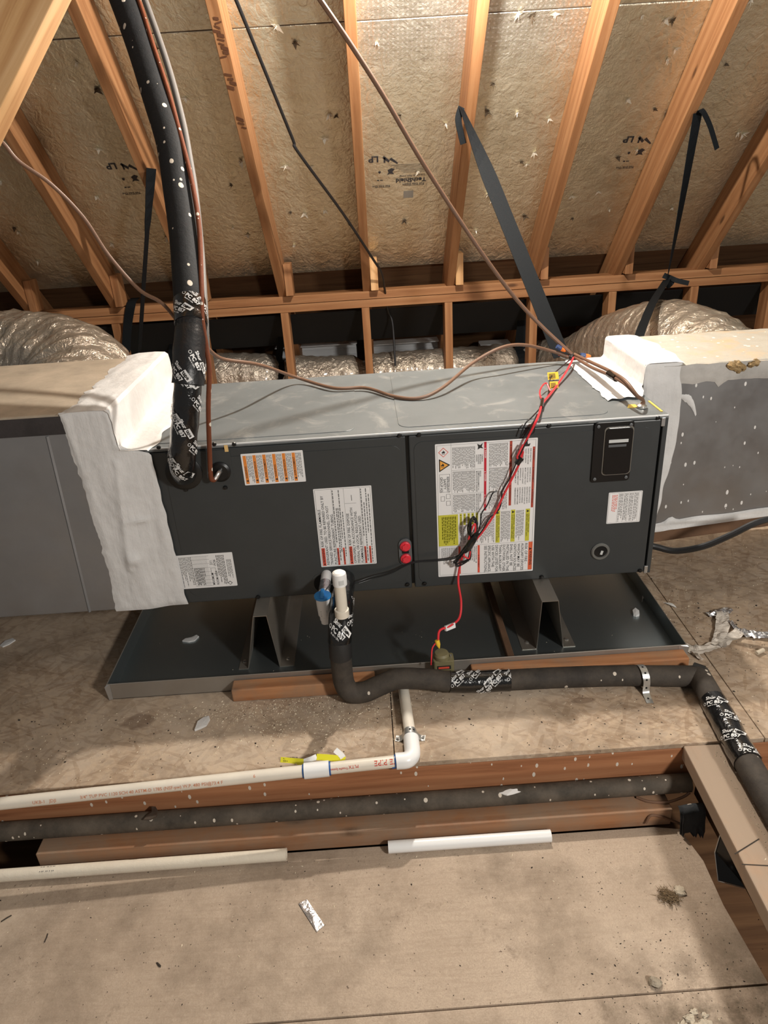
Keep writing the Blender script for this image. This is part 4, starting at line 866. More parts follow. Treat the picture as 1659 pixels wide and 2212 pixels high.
MB().tube(path, rad, 44, True, ring_r(2.7, .03, .06)).build('duct_sleeve', 'duct', t, smooth=True)
# ================================================================== BLACK HANGING STRAPS
def strap(lab, pts, sides, width, parts=(), name='hanging_strap'):
    t = thing(name, lab, 'strap', 'black nylon hanging straps'); MB().ribbon(pts, sides, width, .0022).build('webbing', 'webbing', t)
    for n_, p, s_, w_ in parts: MB().ribbon(p, s_, w_, .0022).build(n_, 'webbing', t)
    return t
def lerp_pts(pts, n):
    return smooth_path(pts, n)
a = Pr(997, 232) - n45 * .004; b_ = Py(1213, 770, .66)
pts = [a + (b_ - a) * (i / 20) for i in range(21)]
sd = [Vector((.35, .9, .2)).lerp(Vector((1, .12, .1)), min(1, i / 5)) for i in range(21)]
strap('long wide black strap slanting from a middle rafter down to the air handler', pts, sd, [.03 + .024 * min(1, i / 6) for i in range(21)],
      (('strap_tail', smooth_path([a + Vector((0, .003, .004)), Py(990, 258, a.y - .01), Py(996, 290, a.y - .012), Py(1001, 311, a.y - .012)], 5), Vector((1, .3, .1)), .024),))
a = Pr(1507, 242) - n45 * .004; k_ = Py(1441, 604, 1.50)
p1 = [a + (k_ - a) * (i / 16) + Vector((0, 0, -.03)) * math.sin(math.pi * i / 16) for i in range(17)]
strap('black strap hanging from a right-hand rafter, tied in a knot above the silver duct', p1, [Vector((1, .2, .1)).lerp(Vector((.4, .9, 0)), i / 16) for i in range(17)], .036,
      (('strap_tail', smooth_path([a, Py(1516, 238, a.y - .03), Py(1533, 270, a.y - .03), Py(1549, 322, a.y - .03)], 6), Vector((1, .3, .3)), .02),
       ('lower_strap', smooth_path([k_, Py(1412, 650, 1.16), Py(1394, 690, .98), Py(1381, 726, .86), Py(1377, 760, .82)], 6), Vector((1, -.3, .3)), .034),
       ('knot', smooth_path([k_ + Vector((-.02, -.005, .02)), k_ + Vector((.015, -.02, .0)), k_ + Vector((-.005, -.02, -.025)), k_ + Vector((.02, -.005, .012))], 6), Vector((0, .3, 1)), .022),
       ('knot_tail', smooth_path([k_ + Vector((.005, -.01, .01)), Py(1462, 606, 1.46), Py(1488, 612, 1.44)], 6), Vector((.2, .5, 1)), .02)))
a = Pr(327, 362) - n45 * .004; b_ = Py(301, 760, 1.62)
pts = [a + (b_ - a) * (i / 16) for i in range(17)]
strap('thin black strap hanging edge-on at the left, beside the thick black pipe', pts, [Vector((1, .3, .2)).lerp(Vector((.08, 1, 0)), min(1, i / 5)) for i in range(17)], [.036 if i < 4 else .045 for i in range(17)])
a = Py(284, 655, PLY - .004); strap('flat black strap hanging down over the wall plate at the left', smooth_path([a + Vector((0, .08, .012)), a, Py(276, 700, PLY - .006), Py(272, 760, PLY - .03)], 5), Vector((1, 0, 0)), .042)
for u, v0, lab in ((372, 700, 'dark strap around the rear duct just behind the thick black pipe'), (604, 694, 'dark strap with a curled tail around the rear duct by the second stud'), (1122, 690, 'broad dark strap around the rear duct left of the long slanting strap')):
    cx = Py(u, 770, 2.22).x; cz = min(path, key=lambda p: abs(p.x - cx)).z; rr = .108
    ring = [(cx + .004 * math.sin(k), 2.22 + rr * math.sin(k * 2 * math.pi / 24), cz + rr * math.cos(k * 2 * math.pi / 24)) for k in range(25)]
    strap(lab, [Py(u + 8, v0, 2.19), Vector((cx, 2.20, cz + rr + .03)), Vector((cx, 2.20, cz + rr - .012))], Vector((1, 0, 0)), .06 if u > 1000 else .035, (('duct_loop', ring, Vector((1, 0, 0)), .05),) + ((('curled_tail', smooth_path([Py(606, 704, 2.15), Py(614, 697, 2.12), Py(628, 699, 2.1)], 4), Vector((0, 1, 1)), .02),) if u == 604 else ()))
# ================================================================== EAVE VENTS
for (u0, u1, v0, v1), lab in (((598, 772, 742, 778), 'pale eave vent behind the duct, left of the middle stud'), ((802, 962, 735, 788), 'pale eave vent behind the duct, right of the middle stud'), ((1035, 1120, 735, 760), 'pale eave vent behind the duct, below the broad dark strap')):
    t = thing('eave_vent', lab, 'vent', 'pale eave vents'); a = Py(u0, v0, 2.48); b_ = Py(u1, v1, 2.48); z0, z1 = min(a.z, b_.z), max(a.z, b_.z) - .01
    MB().box((a.x, 2.48, z0), (b_.x, 2.51, z1)).build('vent_body', 'ventwhite', t, bevel=.002)
    MB().box((a.x - .005, 2.40, z1 - .004), (b_.x + .005, 2.48, z1)).build('vent_ledge', 'ventwhite', t)
    for q in range(2): MB().box((a.x + .006, 2.472, z0 + (z1 - z0) * (.3 + .3 * q)), (b_.x - .006, 2.480, z0 + (z1 - z0) * (.36 + .3 * q))).build('louvre', 'ventwhite', t)

# ================================================================== LINE SET
class TubePrint:
    """print wrapped on a tube: s along the axis, th around it (0 faces the photographer)"""
    def __init__(s, path, r, eps=.0009):
        s.P = path; s.r = r; s.eps = eps; s.L = [0.0]; s.m = {}
        for i in range(1, len(path)): s.L.append(s.L[-1] + (path[i] - path[i - 1]).length)
    def at(s, l, th, lay=1):
        l = max(0, min(s.L[-1] - 1e-6, l)); i = 0
        lo, hi = 0, len(s.L) - 1
        while hi - lo > 1:
            md = (lo + hi) // 2
            if s.L[md] <= l: lo = md
            else: hi = md
        f = (l - s.L[lo]) / max(1e-9, s.L[hi] - s.L[lo]); p = s.P[lo].lerp(s.P[hi], f); T = (s.P[min(hi + 1, len(s.P) - 1)] - s.P[max(lo - 1, 0)]).normalized()
        c = CAM - p; n_ = (c - T * c.dot(T)).normalized(); b = n_.cross(T); r = s.r[lo] if isinstance(s.r, list) else s.r
        return p + (n_ * math.cos(th) + b * math.sin(th)) * (r + s.eps + .0003 * lay)
    def put(s, pts, fs, l, th, rot, mat, lay=1):
        r = s.r[0] if isinstance(s.r, list) else s.r; c_, s_ = math.cos(rot), math.sin(rot)
        s.m.setdefault(mat, MB()).add([s.at(l + p[0] * c_ - p[1] * s_, th + (p[0] * s_ + p[1] * c_) / r, lay) for p in pts], fs)
    def text(s, t, l, th, size, rot=0.0, mat='tapeink', bold=.02, lay=1, dx=0, dy=0):
        vs_, fs = text_geo(t, size, bold); s.put([(p.x + dx, p.y + dy) for p in vs_], fs, l, th, rot, mat, lay)
    def mark(s, l, th, rot, k=1.0):
        """one repeat of the tape's printing"""
        s.text('Shur', l, th, .0115 * k, rot, dx=0, dy=.012 * k)
        q = [(.0235 + .002 * 0, .0105), (.047, .0105), (.05, .0225), (.0265, .0225)]; s.put([(x * k, y * k) for x, y in q], [(0, 1, 2, 3)], l, th, rot, 'tapeink')
        s.text('tape', l, th, .0105 * k, rot, 'tapeblk', lay=2, dx=.0265 * k, dy=.013 * k)
        ring = [((.0038 * math.cos(a * .524) - .004) * k, (.0038 * math.sin(a * .524) + .003) * k) for a in range(12)] + [((.0028 * math.cos(a * .524) - .004) * k, (.0028 * math.sin(a * .524) + .003) * k) for a in range(12)]
        s.put(ring, [(a, (a + 1) % 12, 12 + (a + 1) % 12, 12 + a) for a in range(12)], l, th, rot, 'tapeink')
        s.text('PC 857', l, th, .0118 * k, rot, bold=.035, dx=.002 * k, dy=-.001 * k); s.text('Made in USA', l, th, .0042 * k, rot, dx=.004 * k, dy=-.0065 * k)
    def build(s, parent, name='tape_print'):
        for k_, m in s.m.items(): o = m.build(name, k_, parent, fix=False); o['kind'] = 'stuff'
def sub(path, a, b):
    L = [0.0]
    for i in range(1, len(path)): L.append(L[-1] + (path[i] - path[i - 1]).length)
    return [p for p, l in zip(path, L) if a <= l <= b]
def plen(path): return sum((path[i + 1] - path[i]).length for i in range(len(path) - 1))
def tape(path, r, parent, seed, marks=(), name='tape_wrap', amp=.025, mat='tape'):
    o = MB().tube(path, r, 22, True, lambda L, th, rr: rr * (1 + amp * noise.noise(Vector((L * 28, math.cos(th) * 1.6, math.sin(th) * 1.6 + seed))) + .012 * math.sin(L * 160 + th))).build(name, mat, parent, smooth=True)
    if marks:
        tp_ = TubePrint(path, r * (1 + amp * .5), .0012)
        for m_ in marks: tp_.mark(*m_)
        tp_.build(o)
    return o
ls = thing('refrigerant_pipe', 'thick black insulated refrigerant pipe with printed tape, hanging from the roof', 'pipe')
ctrl = [Py(398, 1021, .0), Py(397, 1019, -.030), Py(394, 1004, -.056), Py(395, 970, -.064), Py(401, 900, -.060), Py(406, 830, -.048), Py(408, 770, -.02), Py(412, 700, .03), Py(406, 610, .10), Py(398, 510, .19), Py(384, 410, .28), Py(368, 310, .36), Py(336, 205, .46), Py(302, 98, .56), Py(260, -15, .66), Py(205, -150, .76)]
path = smooth_path(ctrl, 12); Lt = plen(path); r0 = .0305
seg = lambda a, b: sub(path, a, b)
def lat(v):   # arc length where the pipe passes photo row v
    acc = 0
    for i in range(1, len(path)):
        acc += (path[i] - path[i - 1]).length
        d = path[i] - CAM; vv = IH / 2 - FPX * d.dot(UP) / d.dot(FW)
        if vv <= v and i > 30: return acc
    return acc
l650 = lat(655); l705 = lat(705); l745 = lat(748); l840 = lat(835)
MB().tube(seg(l705 - .02, Lt), .0345, 24).build('foam_sleeve', 'foam_spat', ls, smooth=True)
tape(seg(l705, l650), .0365, ls, 1.0, ((.052, .25, -2.3), (.028, -.9, -2.3), (.03, 1.2, -2.2)))
tape(seg(l840, l705 + .002), .035, ls, 5.0, ((.055, -.05, -2.55), (.03, 1.15, -2.4), (.035, -1.0, -2.4)), mat='tapematte', amp=.04)
tape(seg(0, l840 + .004), r0, ls, 2.0, tuple((.085 + .05 * i, (.75, -.45)[i % 2], -2.4 + .12 * math.sin(i * 2.3)) for i in range(9)) + tuple((.11 + .1 * i, 1.75, -2.4) for i in range(4)), amp=.05)
ll = thing('liquid_line', 'thin brown lacquered copper pipe running down beside the thick black pipe', 'pipe')
ctrl = [Py(476, 1018, -.004), Py(473, 1021, -.018), Py(466, 1033, -.026), Py(460, 1037, -.030), Py(455, 1026, -.030), Py(452, 960, -.028), Py(450, 880, -.024), Py(452, 800, -.01), Py(446, 752, .004), Py(437, 690, .02), Py(435, 610, .08), Py(430, 490, .18), Py(414, 390, .27), Py(390, 293, .35), Py(363, 195, .44), Py(331, 98, .53), Py(298, -5, .63), Py(245, -150, .75)]
pp = smooth_path(ctrl, 8); MB().tube(pp[16:], .0056, 12).build('copper_pipe', 'copperline', ll, smooth=True); MB().tube(pp[:20], .0056, 12).build('silver_fitting', 'silver', ll, smooth=True)
gc = thing('conduit', 'grey sleeve pipe just right of the brown copper pipe', 'conduit')
ctrl = [Py(446, 800, .06), Py(444, 720, .07), Py(440, 640, .12), Py(434, 540, .25), Py(422, 420, .37), Py(410, 345, .43), Py(394, 260, .50), Py(362, 140, .59), Py(315, 5, .69), Py(270, -110, .78)]
MB().tube(smooth_path(ctrl, 8), .0085, 14).build('sleeve', 'greyconduit', gc, smooth=True)

# ================================================================== CABLES
def cable(name, lab, ctrl, r, mat, cat='cable', part='jacket', n=8):
    t = thing(name, lab, cat); MB().tube(smooth_path(ctrl, n), r, 10).build(part, mat, t, smooth=True); return t
cable('cable', 'straight black cable running down across the rafters, left of centre', [Py(480, -70, .75), Py(512, 5, .85), Py(575, 160, 1.05), Py(632, 300, 1.25), Py(645, 330, 1.28), Py(740, 460, 1.55), Py(806, 560, 1.78), Py(824, 590, 1.86), Py(831, 625, 1.95), Py(838, 670, 2.06), Py(848, 700, 2.07), Py(854, 790, 2.04)], .0055, 'cableblack')
# splice point on the back edge of the air handler top
SP = Py(1240, 770, .50)
ca = thing('thermostat_cable', 'brown control cable slanting from the roof to a taped splice on the cabinet', 'cable')
MB().tube(smooth_path([Py(650, -60, .20), Py(692, 0, .25), Py(760, 100, .32), Py(830, 210, .38), Py(900, 330, .43), Py(960, 425, .47), Py(1040, 545, .50), Py(1110, 640, .52), Py(1170, 705, .52), SP], 8), .0058, 10).build('jacket', 'cablebrown', ca, smooth=True)
def wnut(p, d, par, k=1.0):
    d = Vector(d).normalized(); o = MB().lathe([(.0052 * k, 0), (.0056 * k, .010 * k), (.0045 * k, .012 * k)], p, d, 12).build('wire_nut', 'wirenut_b', par, smooth=True)
    MB().lathe([(.0046 * k, .010 * k), (.0042 * k, .018 * k), (.002 * k, .024 * k)], p, d, 12).build('wire_nut_tip', 'wirenut_o', o, smooth=True)
wnut(Py(1203, 748, .50), Py(1222, 760, .50) - Py(1203, 748, .50), ca, 1.3); wnut(Py(1254, 767, .49), Py(1280, 770, .49) - Py(1254, 767, .49), ca, 1.3)
MB().tube([SP + Vector((-.016, 0, -.003)), SP, SP + Vector((.02, -.002, -.002))], [.009, .012, .009], 12).build('tape_wrap', 'tape', ca, smooth=True)
for i, (du, dv) in enumerate(((-34, -2), (-30, 6), (-22, 8))): MB().tube(smooth_path([SP, Py(1240 + du * .5, 770 + dv, .50), Py(1240 + du, 770 + dv * .4 - 2, .505)], 4), .0016, 6).build('bare_wire', 'silver' if i else 'wirered', ca, smooth=True)
cable('thermostat_cable', 'brown control cable looping over the cabinet top between pipe and splice', [Py(402, 735, .10), Py(442, 748, .10), Py(480, 775, .18), Py(560, 788, .28), Pz(640, 815, AT + .022), Pz(720, 838, AT + .010), Pz(790, 838, AT + .008), Pz(850, 856, AT + .0062), Pz(905, 860, AT + .0062), Pz(955, 838, AT + .02), Py(1020, 785, .40), Py(1080, 752, .44), Py(1130, 745, .47), Py(1190, 758, .50), SP + Vector((-.01, 0, -.004))], .0048, 'cablebrown')
cable('thermostat_cable', 'brown cable curving down from the brace to the thick black pipe', [Py(-60, 262, .02), Py(2, 305, .02), Py(40, 348, .03), Py(110, 398, .05), Py(180, 470, .08), Py(235, 552, .10), Py(300, 625, .10), Py(350, 655, .09), Py(392, 705, .075)], .0042, 'cablebrown')
cp = thing('control_cable_pair', 'pair of brown cables from the splice into the cabinet top', 'cable')
q = Pz(1387, 880, AT); qe = Vector((q.x, q.y, AT + .004))
for i, off in enumerate((0, 1)):
    o_ = Vector((.0, .0, .007)) * off
    MB().tube(smooth_path([SP + o_, Pz(1275, 787 + 5 * (1 - off), .65) + o_, Pz(1318, 808 + 3 * (1 - off), .672) + o_, Pz(1350, 829, .678) + o_, Pz(1376, 855, .66), Vector((qe.x, qe.y, qe.z + .014)), Vector((qe.x + .0035 * (off * 2 - 1), qe.y, AT - .001))], 7), .0046, 10).build('jacket', 'cablebrown', cp, smooth=True)
a = Pz(1316, 807, .674); b2 = Pz(1332, 817, .676); MB().tube([a, (a + b2) / 2, b2], .0095, 12).build('tape_wrap', 'tape', cp, smooth=True)
cable('power_cable', 'black flexible conduit leaving the right end of the air handler', [Py(1395, 1176, .06), Py(1420, 1182, .05), Py(1460, 1190, .03), Py(1520, 1180, .0), Py(1580, 1155, -.02), Py(1640, 1127, -.03), Py(1720, 1110, -.03)], .0085, 'cableblack')
# ---- red and black float-switch wiring hanging over the front
fw = thing('float_switch_wiring', 'red and black wires draped from the splice down over the large label', 'wire')
YF = -.016
def wire(name, ctrl, r, mat, n=7): return MB().tube(smooth_path(ctrl, n), r, 8).build(name, mat, fw, smooth=True)
top = [SP, Py(1225, 800, .38), Py(1205, 830, .28), Py(1190, 850, .20), Py(1172, 872, .11), Py(1165, 893, .03)]
wire('red_wire', top + [Py(1158, 910, -.012), Py(1140, 945, YF), Py(1128, 972, YF), Py(1122, 1000, YF - .006), Py(1108, 1030, YF), Py(1090, 1065, YF), Py(1068, 1110, YF), Py(1045, 1145, YF - .004), Py(1020, 1175, YF - .006), Py(1002, 1195, YF - .006), Py(992, 1230, YF), Py(990, 1260, YF - .01), Py(996, 1300, YF - .05), Py(992, 1335, YF - .08), Py(972, 1352, YF - .12), Py(950, 1362, YF - .13), Py(946, 1385, YF - .143)], .0030, 'wirered')
wire('red_wire', [Py(1130, 960, YF - .004), Py(1121, 978, YF - .008), Py(1117, 988, YF - .006), Py(1125, 992, YF - .004), Py(1130, 975, YF - .004)], .0026, 'wirered')
wire('red_wire', [Py(1189, 845, .22), Py(1180, 828, .25), Py(1170, 836, .22), Py(1166, 850, .20), Py(1172, 868, .13)], .0022, 'wirered')
wire('black_wire', [SP, Py(1210, 795, .40), Py(1190, 815, .33), Py(1186, 840, .25), Py(1182, 858, .18), Py(1168, 880, .09), Py(1150, 900, .01), Py(1135, 915, -.012), Py(1124, 942, YF)], .0017, 'cableblack')
wire('black_wire', [Py(1160, 895, .02), Py(1152, 912, -.012), Py(1140, 935, YF), Py(1132, 945, YF), Py(1152, 935, YF), Py(1155, 920, -.015)], .0017, 'cableblack')
wire('black_wire', [Py(1140, 950, YF - .002), Py(1122, 985, YF - .006), Py(1100, 1035, YF - .003), Py(1085, 1060, YF), Py(1082, 1090, YF), Py(1072, 1108, YF), Py(1058, 1118, YF - .003), Py(1040, 1148, YF - .008), Py(1012, 1180, YF - .01)], .0017, 'cableblack')
wire('black_wire', [Py(1074, 1060, YF), Py(1064, 1066, YF - .003), Py(1052, 1092, YF - .004), Py(1040, 1110, YF - .002), Py(1036, 1140, YF - .004), Py(1022, 1170, YF - .010)], .0017, 'cableblack')
random.seed(21)
for i in range(5):   # small loops above and below the taped bundle
    o1, o2 = random.uniform(-6, 6), random.uniform(-5, 5)
    wire('wire_loop', [Py(1016, 1165, YF - .012), Py(1014 + o1, 1140, YF - .012 - .003 * i), Py(1018 + o2, 1118 + 2 * i, YF - .010 - .002 * i), Py(1028 + o1 * .7, 1118 + 3 * i, YF - .008), Py(1030 + o2 * .4, 1140, YF - .012), Py(1021, 1168, YF - .012)], .0016, 'cableblack')
    wire('wire_loop', [Py(1014, 1168, YF - .012), Py(1000 + o1, 1192, YF - .012 - .003 * i), Py(984 + o2 * 1.4, 1214 + o1, YF - .010 - .002 * i), Py(992 + o1 * 1.2, 1224 - 3 * i, YF - .010), Py(1012 + o2, 1208, YF - .012), Py(1017, 1180, YF - .012)], .0016, 'cableblack')
wire('red_loop', [Py(1012, 1165, YF - .014), Py(1020, 1140, YF - .016), Py(1026, 1132, YF - .014), Py(1026, 1150, YF - .014), Py(1016, 1172, YF - .014), Py(1000, 1195, YF - .014), Py(1012, 1206, YF - .012), Py(1016, 1190, YF - .012)], .0024, 'wirered')
MB().tube([Py(1031, 1150, YF - .014), Py(1022, 1165, YF - .015), Py(1012, 1182, YF - .015), Py(1003, 1193, YF - .014)], [.006, .0095, .0095, .005], 10).build('tape_wrap', 'tape', fw, smooth=True)
MB().tube([Py(1172, 863, .14), Py(1169, 880, .08)], .005, 10).build('tape_wrap', 'tape', fw, smooth=True)
MB().tube([Py(1127, 988, YF - .005), Py(1116, 1002, YF - .005)], .0072, 10).build('tape_wrap', 'tape', fw, smooth=True)
wire('black_lead', [Py(1008, 1186, YF - .012), Py(985, 1202, YF - .01), Py(950, 1208, YF - .004), Py(892, 1214, -.014), Py(850, 1232, -.014), Py(810, 1243, -.016), Py(775, 1256, -.03), Py(750, 1266, -.06), Py(718, 1262, -.10), Py(703, 1275, -.115)], .0016, 'cableblack')
wire('black_lead', [Py(1008, 1188, YF - .014), Py(985, 1205, YF - .012), Py(950, 1211, YF - .006), Py(892, 1216, -.016), Py(845, 1238, -.016), Py(805, 1250, -.018), Py(775, 1260, -.03)], .0016, 'cableblack')
wnut(Py(1158, 908, -.006), Py(1150, 922, -.012) - Py(1158, 906, -.006), fw, .9)
for u, v, y in ((1195, 812, .34), (1197, 832, .27)):
    c = Py(u, v, y); rx = Vector((1, 0, 0)); uy = Vector((0, .5, .8)).normalized(); hw, hh = (.0155, .0105) if v < 820 else (.0115, .010)
    o = MB().add([c - rx * hw - uy * hh, c + rx * hw - uy * hh, c + rx * hw * .95 + uy * hh, c - rx * hw * 1.0 + uy * hh, c - rx * hw - uy * hh + Vector((0, .001, 0)), c + rx * hw - uy * hh + Vector((0, .001, 0)), c + rx * hw * .95 + uy * hh + Vector((0, .001, 0)), c - rx * hw + uy * hh + Vector((0, .001, 0))], [(0, 1, 2, 3), (7, 6, 5, 4), (0, 4, 5, 1), (1, 5, 6, 2), (2, 6, 7, 3), (3, 7, 4, 0)]).build('yellow_tag', 'yellowtag', fw)
    pm = MB()
    for q in range(4):
        z_ = -.6 + .36 * q; pm.add([c + rx * hw * a_ + uy * hh * (z_ + b__) - Vector((0, .0006, 0)) for a_, b__ in ((-.8, 0), (.4, 0), (.4, .16), (-.8, .16))], [(0, 1, 2, 3)])
    s_ = pm.build('tag_print', 'darkink', o, fix=False); s_['kind'] = 'stuff'
a = Py(962, 1358, YF - .128); b2 = Py(982, 1350, YF - .108); MB().ribbon([a, (a + b2) / 2, b2], Vector((0, .4, 1)), .013, .006).build('white_tag', 'white', fw)
# ================================================================== FLOAT SWITCH BOX ON THE PAN
fs = thing('float_switch', 'olive box-shaped float switch clipped on the front edge of the pan', 'float switch')
fc = Py(957, 1425, -.16); fx, fz = fc.x, pz + rh + .014
MB().prism(rrect(fx - .026, -.183, fx + .026, -.1485, .006, 4), 2, fz - .026, fz + .014).build('switch_body', 'olive', fs, bevel=.0015)
MB().lathe([(.019, 0), (.0195, .010), (.0165, .016), (.006, .017)], (fx - .004, -.166, fz + .0138), (0, 0, 1), 18).build('switch_cap', 'olive', fs, smooth=True)
o = MB().box((fx - .017, -.1838, fz - .010), (fx + .017, -.1828, fz + .001)).build('red_nameplate', 'darkink', fs); MB().box((fx - .014, -.1842, fz - .0075), (fx + .013, -.1837, fz - .002)).build('red_stripe', 'redlab', o)
MB().lathe([(.002, 0), (.0022, .006), (.003, .006)], (fx + .019, -.166, fz + .0138), (0, 0, 1), 8).build('terminal', 'silver', fs)
MB().lathe([(.006, 0), (.0055, .012), (.0015, .022)], Py(944, 1383, -.16), (.2, -.25, -.9), 10).build('yellow_wire_nut', 'yellowtag', fs, smooth=True)
MB().tube(smooth_path([Py(942, 1388, -.16), Py(934, 1400, -.17), Py(932, 1420, -.187), Py(931, 1436, -.187)], 5), .0018, 8).build('red_lead', 'wirered', fs, smooth=True)

# ================================================================== CONDENSATE DRAIN
YR = -.2155
dr = thing('condensate_drain', 'insulated condensate drain with white capped standpipe, trap and taped run on the deck', 'pipe')
c0 = Py(733, 1247, YR); xr_ = Py(735, 1400, YR).x; zc = Py(733, 1236, YR).z; zcol = Py(731, 1326, YR).z
rI = .0258
pts = [Vector((xr_ + .012, .0, .225)), Vector((xr_ + .010, -.08, .232)), Vector((xr_ + .006, -.15, .228)), Vector((xr_ + .002, -.198, .205)), Vector((xr_, YR, .165)), Vector((xr_ - .001, YR, .10)), Vector((xr_ + .002, YR - .002, .055)), Vector((xr_ + .018, YR - .004, .0305)), Vector((xr_ + .05, YR - .002, .0285)), Vector((xr_ + .09, YR + .003, .042)), Vector((xr_ + .135, YR + .006, .055)), Vector((xr_ + .20, YR + .004, .050)), Vector((xr_ + .30, YR + .002, .034))]
pts += [Vector((.9474, -.2135, .0275)), Vector((1.10, -.222, .0275)), Vector((1.215, -.2356, .0275)), Vector((1.285, -.243, .0275))]
path = smooth_path(pts, 10); Ld = plen(path)
MB().tube(sub(path, 0, .275), rI * 1.06, 22).build('upper_foam', 'foam', dr, smooth=True)
MB().tube(sub(path, .26, Ld), rI, 22, True, lambda L, th, r: r * (1 + .02 * noise.noise(Vector((L * 20, th, 0))))).build('foam_sleeve', 'foam_dust', dr, smooth=True)
tape(sub(path, .005, .235), rI * 1.10, dr, 3.0, ((.198, -.75, 1.0), (.19, .9, 2.2), (.12, 1.0, 1.2)), amp=.06)
lt0 = next(l for l in (x * .01 for x in range(20, 200)) if sub(path, l, l + .02) and sub(path, l, l + .02)[0].x > Py(970, 1455, -.21).x); lt1 = lt0 + .178
tape(sub(path, lt0, lt1), rI * 1.06, dr, 8.0, tuple((.008 + .046 * i, (-.35, .25, -.45, .1)[i % 4], .72 + .12 * (i % 2)) for i in range(4)) + ((.075, -1.45, .75),), amp=.03)
e2 = [Vector((1.292, -.236, .0275)), Vector((1.288, -.30, .0275)), Vector((1.279, -.42, .0275)), Vector((1.272, -.515, .0275)), Vector((1.266, -.63, .0275)), Vector((1.262, -.80, .0275)), Vector((1.262, -1.2, .0275))]
p2 = smooth_path(e2, 10); MB().tube(p2, rI * 1.06, 22).build('foam_sleeve', 'foam_dust', dr, smooth=True)
MB().tube([Vector((1.282, -.228, .045)), Vector((1.302, -.246, .046))], .011, 8).build('black_end_piece', 'foam', dr, smooth=True)
tape(sub(p2, .095, .300), rI * 1.13, dr, 4.0, tuple((.03 + .052 * i, (-.6, .15, -.7, .1)[i % 4], 1.15) for i in range(4)), amp=.045)
MB().lathe([(.0132, 0), (.0132, zc - zcol)], (c0.x - .001, YR, zcol), (0, 0, 1), 20).build('standpipe', 'pvc', dr, smooth=True)
MB().lathe([(.0165, 0), (.0168, .018), (.0155, .019), (.0125, .0192)], (c0.x - .002, YR, zcol - .006), (0, 0, 1), 20).build('socket', 'pvc', dr, smooth=True)
cap = MB().lathe([(.0163, 0), (.0165, .024), (.0155, .030), (.011, .0335), (.002, .0345)], (c0.x, YR, zc - .032), (0, 0, 1), 22).build('end_cap', 'pvc_new', dr, smooth=True)
s_ = MB().grid(lambda u, v: Vector((c0.x, YR, zc - .026)) + Vector((math.sin(-.1 + u * .75), -math.cos(-.1 + u * .75), 0)) * .0168 + Vector((0, 0, .012 * v)), 8, 1).build('grey_print', 'labelgrey', cap, fix=False)
# inline overflow switch with blue cap
fl = thing('overflow_switch', 'white overflow switch with a blue cap beside the capped standpipe', 'float switch')
YO = -.125; t0 = Py(697, 1288, YO); b0 = Py(697, 1345, YO); hx, h_ = t0.x, t0.z - b0.z
body = MB().lathe([(.0105, 0), (.0108, h_ * .12), (.0125, h_ * .13), (.0128, h_ * .28), (.0155, h_ * .32), (.0172, h_ * .7), (.0178, h_ * .96)], (hx, YO, b0.z), (0, 0, 1), 24).build('switch_body', 'pvc_new', fl, smooth=True)
cpb = MB().lathe([(.0205, 0), (.0212, .003), (.0206, .006), (.003, .0064)], (hx, YO, t0.z - .002), (0, 0, 1), 26).build('blue_cap', 'bluecap', fl, smooth=True)
MB().box((hx - .0050, YO - .018, t0.z + .003), (hx + .0050, YO + .018, t0.z + .012)).build('cap_grip', 'bluecap', cpb, bevel=.002)
tpv = TubePrint([Vector((hx, YO, b0.z + h_ * .32)), Vector((hx, YO, b0.z + h_ * .5)), Vector((hx, YO, b0.z + h_ * .95))], [.0158, .0165, .0172], .0004)
for q in range(4): tpv.put([(0, -.008), (.0011, -.008), (.0011, .007), (0, .007)], [(0, 1, 2, 3)], .004 + .0045 * q, .12, 0.0, 'greyink')
tpv.build(body, 'fine_print')
MB().tube([(hx + .004, .0, t0.z - .012), (hx + .002, -.06, t0.z - .012), (hx, YO, t0.z - .014)], .0135, 18).build('side_pipe', 'pvc_new', fl, smooth=True)
MB().tube([(hx + .003, -.045, t0.z - .012), (hx + .001, -.09, t0.z - .013)], .0148, 18, True, lambda L, th, r: r * (1 + .03 * noise.noise(Vector((L * 90, th * 2, 0))))).build('foil_tape', 'foilscrap', fl, smooth=True)

# ================================================================== SECONDARY DRAIN (white pipe on the deck)
sd_ = thing('secondary_drain', 'white plastic drain pipe crossing the deck and running left along its edge', 'pipe')
RP = .0134; ZL = .0142; A = Vector((.5695, -.20, .0138)); E_ = Vector((.5765, -.393, .0138))
MB().tube([A, E_], RP, 20).build('cross_pipe', 'pvc', sd_, smooth=True)
L0 = Vector((E_.x - .034, -.4385, ZL)); d_ = (Pz(0, 1736, ZL) - L0).normalized(); L1 = L0 + d_ * 1.55
def onp(u, v): return L0 + d_ * max(0, (Pz(u, v, ZL) - L0).dot(d_))
el = [E_ + Vector((0, .022, 0)), E_, E_ + Vector((0, -.020, .0)), E_ + Vector((-.003, -.034, .0002)), E_ + Vector((-.014, -.0445, ZL - .0138)), L0, L0 + d_ * .004]
MB().tube(smooth_path(el, 5), .0180, 22).build('elbow', 'pvc_new', sd_, smooth=True)
lp_ = [L0 + (L1 - L0) * (i / 40) for i in range(41)]
lpipe = MB().tube(lp_, RP, 20).build('long_pipe', 'pvc', sd_, smooth=True)
ca_, cb_ = onp(657, 1670, ), onp(711, 1662)
MB().tube([ca_, cb_], .0172, 22).build('coupling', 'pvc_new', sd_, smooth=True)
for c in (ca_ + d_ * .001, cb_ - d_ * .0015, L0 + d_ * .005): MB().tube([c - d_ * .0022, c + d_ * .0022], .0150, 20).build('glue_ring', 'primer', sd_, smooth=True)
